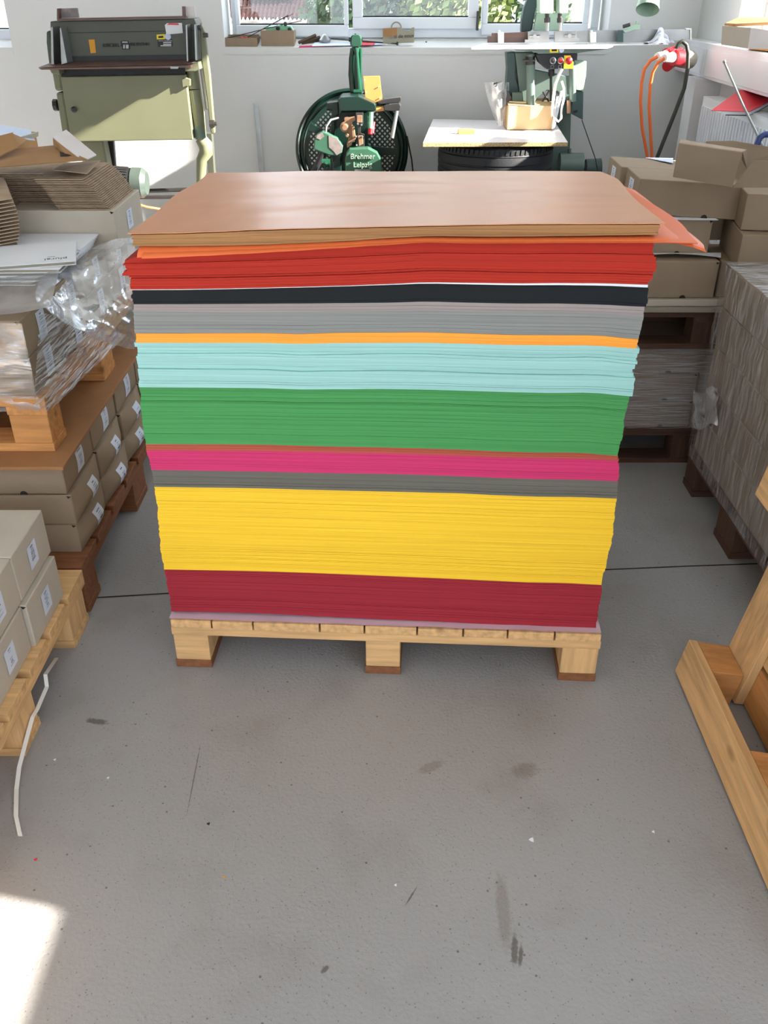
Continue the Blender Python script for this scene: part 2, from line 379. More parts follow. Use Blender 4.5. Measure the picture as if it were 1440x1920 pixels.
# ------------------------------------------------------------ the paper stack
ZP={
 'krt':[1.0352,1.0373,1.0410,1.0458,1.0489,1.0516,1.0545,1.0572,1.0596,1.0620,1.0632,1.0644,1.0656],
 'krb':[1.0117,1.0124,1.0142,1.0172,1.0212,1.0260,1.0328,1.0374,1.0372,1.0385,1.0406,1.0427,1.0448],
 'r1t':[0.9915,0.9951,1.0002,1.0055,1.0114,1.0177,1.0242,1.0305,1.0299,1.0312,1.0329,1.0342,1.0354],
 'r2t':[0.9786,0.9812,0.9846,0.9880,0.9920,0.9963,1.0016,1.0073,1.0073,1.0076,1.0096,1.0105,1.0095],
 'r3t':[0.9522,0.9537,0.9561,0.9590,0.9619,0.9652,0.9697,0.9755,0.9755,0.9742,0.9748,0.9752,0.9736],
 'r3b':[0.9315,0.9332,0.9357,0.9386,0.9419,0.9454,0.9496,0.9547,0.9548,0.9551,0.9571,0.9579,0.9565],
 'blt':[0.9305,0.9321,0.9346,0.9376,0.9408,0.9443,0.9482,0.9525,0.9520,0.9518,0.9533,0.9537,0.9514],
 'blb':[0.9000,0.9015,0.9033,0.9051,0.9071,0.9092,0.9113,0.9151,0.9142,0.9140,0.9154,0.9147,0.9119],
 'mab':[0.8851,0.8860,0.8871,0.8883,0.8903,0.8924,0.8946,0.8970,0.8964,0.8966,0.8978,0.8971,0.8933],
 'grb':[0.8408,0.8424,0.8443,0.8463,0.8459,0.8502,0.8521,0.8542,0.8533,0.8520,0.8531,0.8544,0.8479],
 'amb':[0.8220,0.8234,0.8250,0.8267,0.8263,0.8295,0.8315,0.8333,0.8329,0.8321,0.8330,0.8344,0.8296],
 't2t':[0.7997,0.8014,0.8035,0.8056,0.8031,0.8060,0.8092,0.8106,0.8091,0.8069,0.8076,0.8111,0.8035],
 't3t':[0.7690,0.7702,0.7716,0.7730,0.7704,0.7731,0.7758,0.7765,0.7752,0.7740,0.7744,0.7762,0.7713],
 'gnt':[0.7296,0.7308,0.7321,0.7333,0.7324,0.7348,0.7372,0.7378,0.7372,0.7362,0.7362,0.7389,0.7328],
 'gnb':[0.5958,0.5978,0.5999,0.6015,0.6011,0.6012,0.6018,0.6017,0.6013,0.5989,0.5987,0.6010,0.5956],
 'rub':[0.5819,0.5837,0.5856,0.5871,0.5871,0.5876,0.5886,0.5884,0.5876,0.5860,0.5859,0.5874,0.5845],
 'mgb':[0.5343,0.5353,0.5363,0.5371,0.5372,0.5381,0.5395,0.5393,0.5382,0.5367,0.5363,0.5376,0.5361],
 'dgb':[0.4922,0.4934,0.4947,0.4956,0.4954,0.4956,0.4961,0.4964,0.4966,0.4944,0.4936,0.4954,0.4941],
 'yeb':[0.2729,0.2743,0.2757,0.2764,0.2762,0.2753,0.2742,0.2731,0.2720,0.2702,0.2688,0.2703,0.2681],
 'mrb':[0.1527,0.1542,0.1557,0.1552,0.1530,0.1515,0.1501,0.1491,0.1483,0.1460,0.1435,0.1432,0.1430],
}
UL = [(0.1527, 0.0005), (0.1936, 0.0006), (0.2398, 0.0002), (0.2729, -0.0018), (0.2922, -0.003), (0.3578, -0.0005), (0.4352, 0.0038), (0.4922, 0.0055), (0.5343, 0.0043), (0.5743, 0.0017), (0.5958, 0.0001), (0.637, 0.0014), (0.6796, 0.0019), (0.7284, 0.0056), (0.7331, 0.0085), (0.7679, 0.0114), (0.7793, 0.0119), (0.7917, 0.0083), (0.7996, 0.0117), (0.8175, 0.0143), (0.8219, 0.0095), (0.8352, 0.0137), (0.8462, 0.0131), (0.9, 0.018), (0.9159, 0.0203), (0.9304, 0.0152), (0.9315, 0.0195), (0.9521, 0.0206), (0.9675, 0.025), (0.9714, 0.0111), (0.9763, 0.0037), (0.9795, 0.0165), (0.9906, 0.0182), (0.9935, 0.0125), (1.0045, 0.0142), (1.0127, 0.0328), (1.0352, 0.0321)]
UR = [(0.1445, 1.0023), (0.1881, 1.0018), (0.2187, 1.0017), (0.2681, 0.9991), (0.2931, 0.9983), (0.3294, 1.0031), (0.358, 1.0052), (0.3999, 1.0055), (0.4408, 1.0047), (0.4913, 1.0024), (0.5328, 0.9979), (0.5456, 1.0006), (0.5796, 0.996), (0.5956, 0.9905), (0.608, 0.9921), (0.6446, 0.9936), (0.6745, 0.9927), (0.7039, 0.9949), (0.7305, 0.9954), (0.7352, 0.9989), (0.7579, 0.9988), (0.7714, 0.9989), (0.7869, 0.9936), (0.8003, 1.0009), (0.8112, 0.9973), (0.8276, 1.003), (0.8296, 0.9946), (0.8469, 0.9971), (0.8649, 0.9965), (0.8933, 0.9983), (0.9098, 0.9988), (0.9171, 1.0016), (0.9374, 0.9985), (0.9504, 0.9936), (0.9575, 1.0014), (0.9715, 1.0031), (0.9755, 1.0083), (0.9892, 1.0062), (0.9998, 0.9968), (1.0085, 0.9954), (1.0211, 0.9983), (1.0354, 0.9932), (1.045, 1.0079), (1.0637, 1.0049)]
MU = Matrix.Translation((-.507, 1.652, 0)) @ Matrix.Rotation(YAW, 4, 'Z') @ Matrix.Translation((0, .022, 0))
def interp(tab, x):
    if x <= tab[0][0]: return tab[0][1]
    for (a, b), (c, d) in zip(tab, tab[1:]):
        if x <= c: return b+(d-b)*(x-a)/(c-a) if c > a else d
    return tab[-1][1]
def zat(key, u):
    z = ZP[key]; f = max(0, min(.99999, u))*12; i = int(f); f -= i
    f = f*f*(3-2*f)*.5+f*.5
    return z[i]*(1-f)+z[i+1]*f
def drop(z, v): return .018*v*max(0, z-.144)/.9      # the pile sags a little towards the rear
def zavg(key): return sum(ZP[key])/13
DEP = .695
def paper_mat(name, rgb, rough=.7, spec=.25, var=.13):
    m = mat(name, rgb, rough, var, 1.6, 0, stretch=(1.3, 1.3, 260), spec=spec, detail=6)
    return m
def ream(name, label, top, bot, m, th=.0045, over=0, u0=None, u1=None, zt=0, seed=1, dep=DEP, walk=.0012, group='stacks of coloured paper'):
    """one bundle of sheets: thin slabs that follow the sagging top and bottom lines of the bundle"""
    rnd = random.Random(seed); b = MB(); ta, ba = zavg(top), zavg(bot)
    n = max(1, round((ta-ba)/th)); NU = 30; th_off = [0]+[rnd.uniform(-.38, .38) for _ in range(n-1)]+[0]; jl = jr = jf = 0
    for k in range(n):
        f0, f1 = k/n, (k+1)/n; zm = ba+(ta-ba)*(f0+f1)/2
        jl = .7*jl+rnd.uniform(-walk, walk); jr = .7*jr+rnd.uniform(-walk, walk); jf = .75*jf+rnd.uniform(-.0008, .0008)
        a = interp(UL, zm) if u0 is None else u0; c = interp(UR, zm) if u1 is None else u1
        a += jl; c += jr; fy = -over+jf; gap = .0001 if rnd.random() < .85 else .0007; f0 += th_off[k]/n; f1 += th_off[k+1]/n
        def Z(u, v, f):
            zb = zat(bot, u/1.0)*(1-v*.6)+ba*v*.6; zt_ = zat(top, u)*(1-v*.6)+ta*v*.6
            zz = zb+(zt_-zb)*f; return zz-drop(zz, v)
        vs = []; fs = []
        for v, y in ((0, fy), (.5, fy+dep/2), (1, fy+dep+rnd.uniform(-.003, .003))):
            for i in range(NU+1):
                u = i/NU; x = (a+(c-a)*u)*1.0
                vs.append(MU @ Vector((x, y, Z(u, v, f0)+gap/2))); vs.append(MU @ Vector((x, y, Z(u, v, f1)-gap/2)))
        w = 2*(NU+1)
        for r_ in range(2):
            for i in range(NU):
                q = r_*w+2*i; fs.append((q, q+2, q+2+w, q+w)); fs.append((q+1, q+1+w, q+3+w, q+3))
            q = r_*w; fs.append((q, q+w, q+w+1, q+1)); q = r_*w+2*NU; fs.append((q, q+1, q+w+1, q+w))
        for i in range(NU):
            q = 2*i; fs.append((q, q+1, q+3, q+2)); q = 2*w+2*i; fs.append((q, q+2, q+3, q+1))
        b.add(vs, fs)
    return one(name, b, m, label, 'paper stack', group, sm=30)
PC = dict(red=(170, 42, 28), redl=(200, 56, 30), black=(22, 27, 31), mauve=(150, 140, 139), grey=(132, 134, 132), amber=(252, 160, 62),
          turq=(152, 199, 195), green=(72, 148, 84), rust=(172, 84, 66), magenta=(200, 54, 106), dgrey=(104, 102, 94), yellow=(252, 200, 52), maroon=(156, 42, 54))
for k, c in PC.items(): M['p_'+k] = paper_mat('p_'+k, c)
M['kraft'] = paper_mat('kraft', (206, 140, 94), .34, .6, .04); M['orange'] = mat('orange', (226, 112, 62), .55, .04, 3, spec=.3)
M['kraft_edge'] = paper_mat('kraft_edge', (158, 118, 78), .8, .2, .25)
B_ = [('p_maroon', 'yeb', 'mrb', 'dark maroon paper stack at the very bottom, resting on the pallet liner', .0045, 0),
      ('p_yellow', 'dgb', 'yeb', 'thick yellow paper stack, the thickest band in the pile', .0045, 0),
      ('p_dgrey', 'mgb', 'dgb', 'dark grey paper stack between magenta and yellow', .005, 0),
      ('p_magenta', 'rub', 'mgb', 'magenta pink paper stack above the dark grey band', .005, 0),
      ('p_rust', 'gnb', 'rub', 'thin rust brown paper layer between green and magenta', .0045, 0),
      ('p_green', 'gnt', 'gnb', 'thick green paper stack in the middle of the pile', .004, 0),
      ('p_turq', 't3t', 'gnt', 'lowest pale turquoise paper bundle, resting on green', .008, .009),
      ('p_turq', 't2t', 't3t', 'middle pale turquoise paper bundle', .009, .005),
      ('p_turq', 'amb', 't2t', 'top pale turquoise paper bundle under the amber layer', .008, .0),
      ('p_amber', 'grb', 'amb', 'thin amber orange paper layer between grey and turquoise', .006, .002),
      ('p_grey', 'mab', 'grb', 'mid grey paper stack above the amber layer', .009, 0),
      ('p_mauve', 'blb', 'mab', 'warm light grey paper layer under the black band', .006, 0),
      ('p_black', 'blt', 'blb', 'black paper stack below the red bundles', .007, .0),
      ('white_paper', 'r3b', 'blt', 'thin white sheet between red and black paper', .01, .011),
      ('p_red', 'r3t', 'r3b', 'lowest red paper bundle, lying on the white sheet', .0045, .010),
      ('p_red', 'r2t', 'r3t', 'middle red paper bundle, its left corner sticking out', .0045, .005),
      ('p_red', 'r1t', 'r2t', 'top red paper bundle under the orange sheets', .0045, .0)]
for i, (m, t_, b__, lb, th, ov) in enumerate(B_): ream('paper_stack', lb, t_, b__, m, th, ov, seed=20+i)
# kraft bundle on top: packet of thin sheets plus a big smooth top sheet
ZP['krt2'] = [z-.0022 for z in ZP['krt']]
ZP['krb2'] = [z+.001 for z in ZP['krb']]
kt = Th('kraft_paper_stack', 'brown kraft paper bundle lying on top of the coloured pile', 'paper stack', tuple(MU @ Vector((.5, .33, 1.02))), 0, 'stacks of coloured paper')
def ream_mb(top, bot, th, over, u0, u1, seed, dep):
    o = ream('tmp', '', top, bot, None, th, over, u0, u1, seed=seed, dep=dep, walk=.0025)
    b = MB(); b.v = [v.co+o.location for v in o.data.vertices]; b.f = [tuple(p.vertices) for p in o.data.polygons]
    me = o.data; bpy.data.objects.remove(o); bpy.data.meshes.remove(me); return b
kt.part('sheet_bundle', ream_mb('krt2', 'krb2', .0028, .004, .036, 1.0, 77, .66), 'kraft_edge', sm=30)
def ktop(u, v):
    w = abs(u-.5)*2
    lx = .030+.012*sin(v*9)*v-.018*max(0, v-.75)*4*.5; rx = 1.010-.012*sin(v*6)*v-.02*max(0, v-.8)*5*.6
    x = lx+(rx-lx)*u; y = -.007+v*.662
    z = zat('krt', u)*(1-v*.6)+zavg('krt')*v*.6
    n_ = noise.noise(Vector((u*3.2, v*4.5, 3)))*.006+noise.noise(Vector((u*1.3+9, v*9, 1)))*.004
    z += .001+abs(n_)*.9*min(1, v*4)*min(1, u*6)*min(1, (1-u)*6)
    z += -.010*max(0, v-.86)-drop(z, v)
    return MU @ Vector((x, y, z))
b = MB(); NN = 60; b.grid(lambda u, v: ktop(u, v), NN, 40); k0 = len(b.v)
b.grid(lambda u, v: ktop(u, v)-Vector((0, 0, .0012)), NN, 40)
for i in range(NN): b.f.append((i, i+1, k0+i+1, k0+i)); q = 40*(NN+1); b.f.append((q+i, q+i+1, k0+q+i+1, k0+q+i))
for j in range(40): b.f.append((j*(NN+1), (j+1)*(NN+1), k0+(j+1)*(NN+1), k0+j*(NN+1))); q = NN; b.f.append((j*(NN+1)+q, (j+1)*(NN+1)+q, k0+(j+1)*(NN+1)+q, k0+j*(NN+1)+q))
kt.part('top_sheet', b, 'kraft', sm=60)
# loose orange sheets between kraft and red
def osheet(label, ul, ur, fv, bv, dz, seed, curl):
    def f(u, v):
        xl = ul+.01*v; xr = ur+.020*sin(pi*v**1.6)-.008*v+.003*sin(v*11+seed); x = xl+(xr-xl)*u; uu = max(0, min(1, x))
        y = fv+(bv-fv)*v**2.2; dzz = dz*min(1, v/.22)
        z0 = zat('r1t', uu)*(1-min(1, v*1.0)*.6)+zavg('r1t')*min(1, v)*.6; z1 = zat('krb', uu)*(1-v*.6)+zavg('krb')*v*.6
        z = (z0+.0006)*(1-dzz)+(z1-.0004)*dzz
        z -= drop(z, y/DEP if y > 0 else 0)
        if x > 1: z -= (x-1)**2*curl
        return MU @ Vector((x, y, z))
    b = MB().grid(f, 40, 16); k = len(b.v); b.grid(lambda u, v: f(u, v)+Vector((0, 0, .0006)), 40, 16)
    one('orange_sheet', b, 'orange', label, 'paper sheet', 'loose orange sheets', sm=60)
osheet('lower loose orange sheet, its left end showing over the red bundle', .056, 1.066, -.024, .60, .45, 1, .2)
osheet('upper loose orange sheet, its right corner drooping past the pile', .045, 1.088, -.016, .62, .9, 3, 2.2)
# liner on the pallet
def lin_f(u, v):
    return MU @ Vector((-.002+u*1.013, -.018+v*.72, .1462+.0022*noise.noise(Vector((u*14, v*8, 2)))*(1 if v < .05 else .4)))
b = MB().grid(lin_f, 60, 12); b.grid(lambda u, v: lin_f(u, v)-Vector((0, 0, .0009)), 60, 12)
one('pallet_liner', b, 'liner', 'thin pinkish white liner sheet between the pallet and the maroon paper', 'liner', sm=60)

# ------------------------------------------------------------ cartons
ORD = ['nearest', 'second', 'third', 'fourth', 'fifth', 'sixth']
def bar_lines(fn, n, seed, w=.8):
    """small printed lines; fn(u,v)->corner on the label plane"""
    rnd = random.Random(seed); b = MB()
    for i in range(n):
        v = .86-.74*i/n; L = rnd.uniform(.25, .62)*w; h = .022 if i % 3 else .04
        if rnd.random() < .15: continue
        nb_ = max(2, int(L/.09))
        for j in range(nb_):
            a = .5-L/2+j*L/nb_; b.add([fn(a, v), fn(a+L/nb_*.8, v), fn(a+L/nb_*.8, v+h), fn(a, v+h)], [(0, 1, 2, 3)])
    return b
def carton(name, label, x0, x1, y0, y1, z0, z1, m='carton', bulge=0, sag=0, side='R', lab=True, notch=True, rz=0, group=None, lseed=0, cat='box', lh=.6, lpos=.5, lw=.055):
    c = Vector(((x0+x1)/2, (y0+y1)/2, z0)); hx, hy, h = (x1-x0)/2, (y1-y0)/2, z1-z0
    t = Th(name, label, cat, tuple(c), rz, group, local=True)
    b = MB(); N = 8
    def P(u, v, w):
        x = -hx+2*hx*u; y = -hy+2*hy*v; z = h*w
        k = 16*(v*(1-v))*(w*(1-w))
        if u > .5 and side == 'R': x += bulge*k
        if v < .5: y -= bulge*.35*16*(u*(1-u))*(w*(1-w))
        z -= sag*(w > .5)*(4*v*(1-v))*u
        return Vector((x, y, z))
    b.grid(lambda s, q: P(1, s, q), N, N).grid(lambda s, q: P(0, 1-s, q), N, N).grid(lambda s, q: P(s, 0, q), N, N).grid(lambda s, q: P(1-s, 1, q), N, N)
    b.grid(lambda s, q: P(s, q, 1), N, N).grid(lambda s, q: P(s, 1-q, 0), N, N)
    me = b.mesh('body', m)
    import bmesh
    bb = bmesh.new(); bb.from_mesh(me); bmesh.ops.remove_doubles(bb, verts=bb.verts, dist=1e-5); bmesh.ops.recalc_face_normals(bb, faces=bb.faces); bb.to_mesh(me); bb.free()
    o = bpy.data.objects.new('body', me); C.objects.link(o); o.parent = t.o; bevel(o, .0025); smooth(o, 50)
    if lab:
        if side == 'R':
            lo = .5-lh/2
            f = lambda a, q: P(1, lpos-lw/(2*hy)/2+a*lw/(2*hy), lo+q*lh)+Vector((.0012, 0, 0))
            f2 = lambda a, q: f(a, q)+Vector((.0008, 0, 0))
        elif side == 'L':
            f = lambda a, q: P(0, lpos+lw/(4*hy)-a*lw/(2*hy), .25+q*.6)-Vector((.0012, 0, 0))
            f2 = lambda a, q: f(a, q)-Vector((.0008, 0, 0))
        lb = t.part('paper_label', MB().grid(f, 4, 4), 'label')
        t.part('printed_text', bar_lines(f2, 8, lseed), 'print', parent=lb)
    if notch:
        b = MB(); n = 12; r = .010
        b.add([(r*cos(pi*i/n)+hx*.35, -hy-.0012, r*sin(pi*i/n)) for i in range(n+1)], [tuple(range(n+1))])
        t.part('thumb_notch', b, 'hole')
    # lid flap slit at the top front corner
    t.part('corner_slit', MB().add([(hx-.001+.0012, -hy-.001, h-.004), (hx-.012, -hy-.0012, h-.002), (hx-.008, -hy-.0012, h-.010)], [(0, 1, 2)]), 'hole')
    return t
# ---- left rear stack (floor pallet)
pallet('pallet', 'dark worn pallet on the floor under the bulging cartons, left of the paper pile', (-1.62, 1.87, 0), 0, .84, 1.2, 'oldpine', bx=[(0, .1), (.37, .47), (.74, .84)],
       by=[(0, .1), (.52, .66), (1.1, 1.2)], deck_axis='x', nb=8)
for r_ in range(4):
    for L in range(3):
        if r_ == 3 and L == 2: pass
        y0 = 1.934+r_*.245+(.006 if L != 1 else 0); z0 = .144+L*.0885
        carton('carton', 'bulging kraft carton, %s layer, %s row on the rear left floor pallet' % (['bottom', 'middle', 'top'][L], ORD[r_]),
               -1.14, -.80-(.004 if L == 2 else 0)+random.uniform(-.003, .003), y0, y0+.235, z0, z0+.087, 'carton', .026 if L < 2 else .006, .006 if L < 2 else 0, lseed=r_*7+L, rz=R(random.uniform(-2.5, 2.5)) if L < 2 else 0, group='bulging cartons left of the pile', lh=.72)
one('hardboard_sheet', MB().box(-1.62, -.785, 1.90, 3.12, .411, .420), 'masonite', 'brown hardboard sheet lying on the bulging cartons', 'board', bev=.001)
pallet('pallet', 'orange pine pallet standing on the brown hardboard sheet', (-1.62, 1.985, .420), 0, .79, 1.2, 'pine2', bx=[(0, .1), (.35, .45), (.69, .79)],
       by=[(0, .095), (.46, .58), (1.1, 1.2)], deck_axis='x', nb=7)
for r_ in range(4):
    for L in range(2):
        y0 = 2.0+r_*.243; z0 = .565+L*.0955
        carton('carton', 'film wrapped kraft carton, %s layer, %s row on the upper left pallet' % (['lower', 'upper'][L], ORD[r_]),
               -1.19, -.855, y0, y0+.238, z0, z0+.094, 'carton', .003, lseed=r_*5+L, group='film wrapped cartons on the upper left pallet', lh=.75)
# ---- left front pallet with pale cartons
pallet('pallet', 'light pine pallet at the left edge under the pale grey cartons', (-1.60, .66, 0), 0, .825, 1.2, 'pine', bx=[(0, .1), (.35, .45), (.727, .825)],
       by=[(0, .1), (.70, .80), (1.06, 1.18)], deck_axis='x', nb=9)
for r_, (a, c) in enumerate([(1.565, 1.765), (1.36, 1.562), (1.155, 1.357)]):
    for L in range(2):
        z0 = .144+L*.119
        off = .012 if (L == 0 and r_ == 0) else 0
        carton('carton', 'pale grey carton, %s layer, %s row from the back on the front left pallet' % (['lower', 'upper'][L], ['first', 'second', 'third'][r_]),
               -1.13, -.80+off+(.003 if r_ == 1 and L == 0 else 0), a+(-.012 if L == 0 else 0), c+(-.014 if L == 0 else 0), z0, z0+(.117 if L else .1165), 'carton_light', .001, lseed=40+r_*5+L, group='pale cartons on the front left pallet', lh=.5, lw=.05, notch=False)
# ---- things on top of the wrapped cartons
def book(label, xr, y0, z, rz, w=.33, d=.235, txt=False, th=.011, seed=0):
    t = Th('book', label, 'book', (xr, y0, z), R(rz), 'books on the wrapped cartons', local=True)
    t.part('cover', MB().box(-w, 0, 0, d, 0, .0022).box(-w, 0, 0, d, th-.0022, th), 'white_paper', bev=.0006)
    t.part('page_block', MB().box(-w+.004, -.004, .001, d-.004, .0022, th-.0022), 'grey_board')
    if txt:
        mt = Matrix.Translation((-.05, .035, th+.0003)) @ Matrix.Rotation(pi, 4, 'Z')
        text('title_text', 'plural', mt, .026, 'print', t.o, (0, 0, 0), .0002)
        mt = Matrix.Translation((-.062, .058, th+.0003)) @ Matrix.Rotation(pi, 4, 'Z')
        text('subtitle_text', 'edition', mt, .007, 'print', t.o, (0, 0, 0), .0002)
    return t
zb = .7565
pb = [at_z(65, 530, .765), at_z(72, 522, .776), at_z(80, 513, .787), at_z(112, 505, .80), at_z(141, 487, .815)]
book('lowest white book in the pile on the wrapped cartons', pb[0].x-.0, pb[0].y, zb, -1, d=.3)
book('second white book from the bottom of the pile on the wrapped cartons', pb[1].x, pb[1].y, zb+.0112, 0)
book('third white book from the bottom of the pile on the wrapped cartons', pb[2].x, pb[2].y, zb+.0224, 1, d=.28)
book('second white book from the top, its title upside down', pb[3].x, pb[3].y, zb+.0336, 1.5, txt=True, d=.27)
book('topmost white book, its title facing away upside down', pb[4].x, pb[4].y, zb+.0448, 16, d=.215, txt=True)
for i in range(5):
    p = at_z(160-i*2, 462+i*5, .80-.008*i)
    one('brochure', MB().prism([(p.x-.30, p.y-.05, p.z), (p.x, p.y-.05, p.z), (p.x+.002, p.y+.13, p.z), (p.x-.30, p.y+.13, p.z)], (0, 0, .0045)), 'white_paper',
        'white brochure fanned out behind the books, %s from the top' % ['first', 'second', 'third', 'fourth', 'fifth'][i], 'brochure', 'white brochures behind the books', bev=.001)
carton('carton', 'closed kraft carton with a small label carrying the pile of flat cartons', -1.16, -.785, 2.64, 2.95, .757, .868, 'carton_light', .0, lseed=99, notch=False, lh=.5, lpos=.5, lw=.06)
# flat-folded cartons piled on it
for i in range(20):
    z = .869+i*.0043; f = i/19; xr = -.79-.055*max(0, f-.0)-.012*max(0, (f-.75))*4; 
    b = MB(); yb, yf = 2.93, 2.645+.010*sin(i*1.7)*.3
    n0, n1 = xr-.30+.02*f, xr-.155+.01*f
    tz = .004
    pts = [(xr-.44, yf, z), (n0, yf, z), (n0+.012, yf+.03, z), (n1-.012, yf+.03, z), (n1, yf, z), (xr-.012, yf-.002, z), (xr, yf+.02, z), (xr+.018, yb, z), (xr-.44, yb, z)]
    # slit shaped so that the outline stays convex-safe: three plates of one board
    b.prism([(xr-.44, yf, z), (n0, yf, z), (n0, yb, z), (xr-.44, yb, z)], (0, 0, .0022))
    b.prism([(n0, yf+.09, z), (n1, yf+.09, z), (n1, yb, z), (n0, yb, z)], (0, 0, .0022))
    b.prism([(n1, yf, z), (xr-.006, yf, z), (xr-.006, yb, z), (n1, yb, z)], (0, 0, .0022))
    one('flat_carton', b, 'carton_edge', 'flat folded carton in the tall slanting pile, upper left', 'folded carton', 'flat folded cartons in the slanting pile')
# opened carton on top of that pile
zt = .957
oc = Th('open_carton', 'opened brown carton blank with a white lid flap on top of the flat pile', 'carton', (-1.0, 2.8, zt))
A = [at_y(-30, 315, 2.62), at_y(165, 299, 2.66), at_y(104, 272, 2.83), at_y(22, 280, 2.83)]
oc.part('front_panel', MB().prism(A, (0, .002, -.003)), 'carton_brown')
oc.part('right_flap', MB().prism([at_y(99, 256, 2.80), at_y(124, 243, 2.9), at_y(181, 290, 2.78), at_y(156, 301, 2.67)], (-.001, -.001, -.003)), 'carton_white', label='white inner side of the flap')
oc.part('right_wall', MB().prism([at_y(99, 258, 2.80), at_y(156, 302, 2.67), at_y(128, 295, 2.70), at_y(100, 272, 2.80)], (0, .003, 0)), 'carton_brown')
oc.part('left_flap', MB().prism([at_y(-30, 262, 2.78), at_y(24, 248, 2.82), at_y(29, 277, 2.74), at_y(-30, 306, 2.66)], (0, .002, -.003)), 'carton_brown')
oc.part('left_wall', MB().prism([at_y(22, 250, 2.83), at_y(50, 262, 2.90), at_y(52, 278, 2.90), at_y(30, 278, 2.78)], (0, .003, 0)), 'carton_brown')
oc.part('lock_slot', MB().prism([at_y(112, 284, 2.742), at_y(134, 291, 2.70), at_y(113, 293, 2.70)], (0, .001, -.0005)), 'hole')
one('flat_carton', MB().prism([at_y(100, 318, 2.70), at_y(163, 325, 2.66), at_y(188, 300, 2.85), at_y(120, 306, 2.85)], (0, 0, -.002)), 'carton_edge', 'single flat carton sticking out below the opened carton', 'folded carton')
# small fanned pile at the left frame edge
for i in range(15):
    z = .80+i*.0095; a = R(18); xr = -1.00-.0006*(i-9)**2*.5
    ca, sa = cos(a), sin(a); P0 = Vector((xr, 2.48, z))
    b = MB().prism([P0, P0+Vector((-ca*.02-.20, -sa*.2-.10, -.012)), P0+Vector((-.40, .10, 0)), P0+Vector((-.10, .22, .015))], (0, 0, .0025))
    one('flat_carton', b, 'carton_edge', 'brown board blank in the small fanned pile at the left frame edge', 'folded carton', 'fanned board blanks at the left edge')
one('carton', MB().box(-1.45, -.99, 2.36, 2.62, .757, .80), 'carton', 'flat kraft carton under the small fanned pile at the left frame edge', 'box', bev=.002)
# far left carton and paper
q0 = at_y(46, 285, 3.7); q1 = at_y(-40, 258, 3.7)
carton('carton', 'brown carton far left behind the opened carton', q1.x, q0.x, 3.7, 3.86, .62, q1.z, 'carton_brown', lab=False, notch=False)
one('side_table', MB().box(-2.5, q0.x+.05, 3.6, 4.1, .60, .62).box(-2.45, -2.41, 3.62, 3.66, 0, .6).box(q0.x-.04, q0.x, 3.62, 3.66, 0, .6).box(-2.45, -2.41, 4.0, 4.04, 0, .6).box(q0.x-.04, q0.x, 4.0, 4.04, 0, .6), 'grey_board', 'low table far left under the brown carton', 'table')
def pf(u, v):
    a = at_y(-40+105*u-10*v, 262-3*u-26*v*(1-.2*u), 3.66+.22*v); return a+Vector((0, 0, .012*sin(u*3+1)))
one('paper_sheet', MB().grid(pf, 12, 8), 'blue_paper', 'bluish white curled sheet on the far left brown carton', 'paper sheet', sm=60)
one('masking_sheet', MB().prism([at_y(20, 262, 3.68), at_y(64, 250, 3.7), at_y(64, 259, 3.7), at_y(30, 264, 3.68)], (0, .05, 0)), 'bag', 'translucent strip hanging over the far left brown carton', 'plastic strip')
# ---- stretch film on the left stack
def crumple(ctrl, nu, nv, amp, seed, fs=9):
    def bez(p, t):
        n_ = len(p)-1; r = Vector((0, 0, 0))
        for i, q in enumerate(p): r += q*(math.comb(n_, i)*t**i*(1-t)**(n_-i))
        return r
    def f(u, v):
        row = [bez(r_, u) for r_ in ctrl]; p = bez(row, v)
        s = Vector((p.x*fs+seed, p.y*fs, p.z*fs))
        r1 = 1-abs(noise.noise(s))*2; r2 = 1-abs(noise.noise(s*2.3))*2; r3 = noise.noise(s*5.1)
        return p+Vector((.9, -.7, .35))*amp*(r1*.6+r2*.35+r3*.2)
    return MB().grid(f, nu, nv)
ctrl = [[at_y(105, 500, 2.45), at_y(150, 480, 2.5), at_y(200, 440, 2.55), at_y(246, 448, 2.5)],
        [at_y(60, 520, 2.25), at_y(130, 540, 2.35), at_y(210, 530, 2.40), at_y(258, 520, 2.42)],
        [at_y(50, 560, 2.15), at_y(120, 600, 2.25), at_y(200, 600, 2.30), at_y(262, 590, 2.38)],
        [at_y(75, 575, 2.12), at_y(130, 620, 2.2), at_y(200, 648, 2.3), at_y(250, 655, 2.38)]]
one('stretch_film', crumple(ctrl, 90, 90, .016, 3), 'film', 'crumpled clear stretch film bulging beside the paper pile', 'plastic film', sm=180)
c2 = [[v+Vector((-.03, .05, -.02)) for v in r_] for r_ in ctrl]
bf = crumple([[at_z(-40, 505, .775), at_z(60, 520, .78), at_z(110, 500, .80)], [at_z(-40, 560, .772), at_z(50, 560, .772), at_z(105, 545, .785)], [at_z(-40, 592, .768), at_z(30, 592, .768), at_z(90, 575, .772)]], 50, 40, .005, 8)
one('stretch_film', bf, 'film_top', 'milky flat stretch film over the top of the wrapped cartons', 'plastic film', sm=180)
sf = MB().grid(lambda u, v: (lambda a, c: a.lerp(c, u)+Vector((.004*noise.noise(Vector((u*2, v*22, 0))), 0, 0)))(at_x(62, 762, -.838).lerp(at_x(76, 585, -.848), v), at_x(92, 772, -.822).lerp(at_x(238, 628, -.80), v)), 30, 40)
ms = film('film_pull', .06, .9, .22, 5, (1, 1, 1), bump=.8)
for nd in ms.node_tree.nodes:
    if nd.type == 'MAPPING': nd.inputs['Rotation'].default_value = (R(-40), 0, 0); nd.inputs['Scale'].default_value = (1, 2, 40)
M['film_pull'] = ms
one('stretch_film', sf, 'film_pull', 'taut clear film pulled diagonally over the left pallet corner', 'plastic film', sm=180)
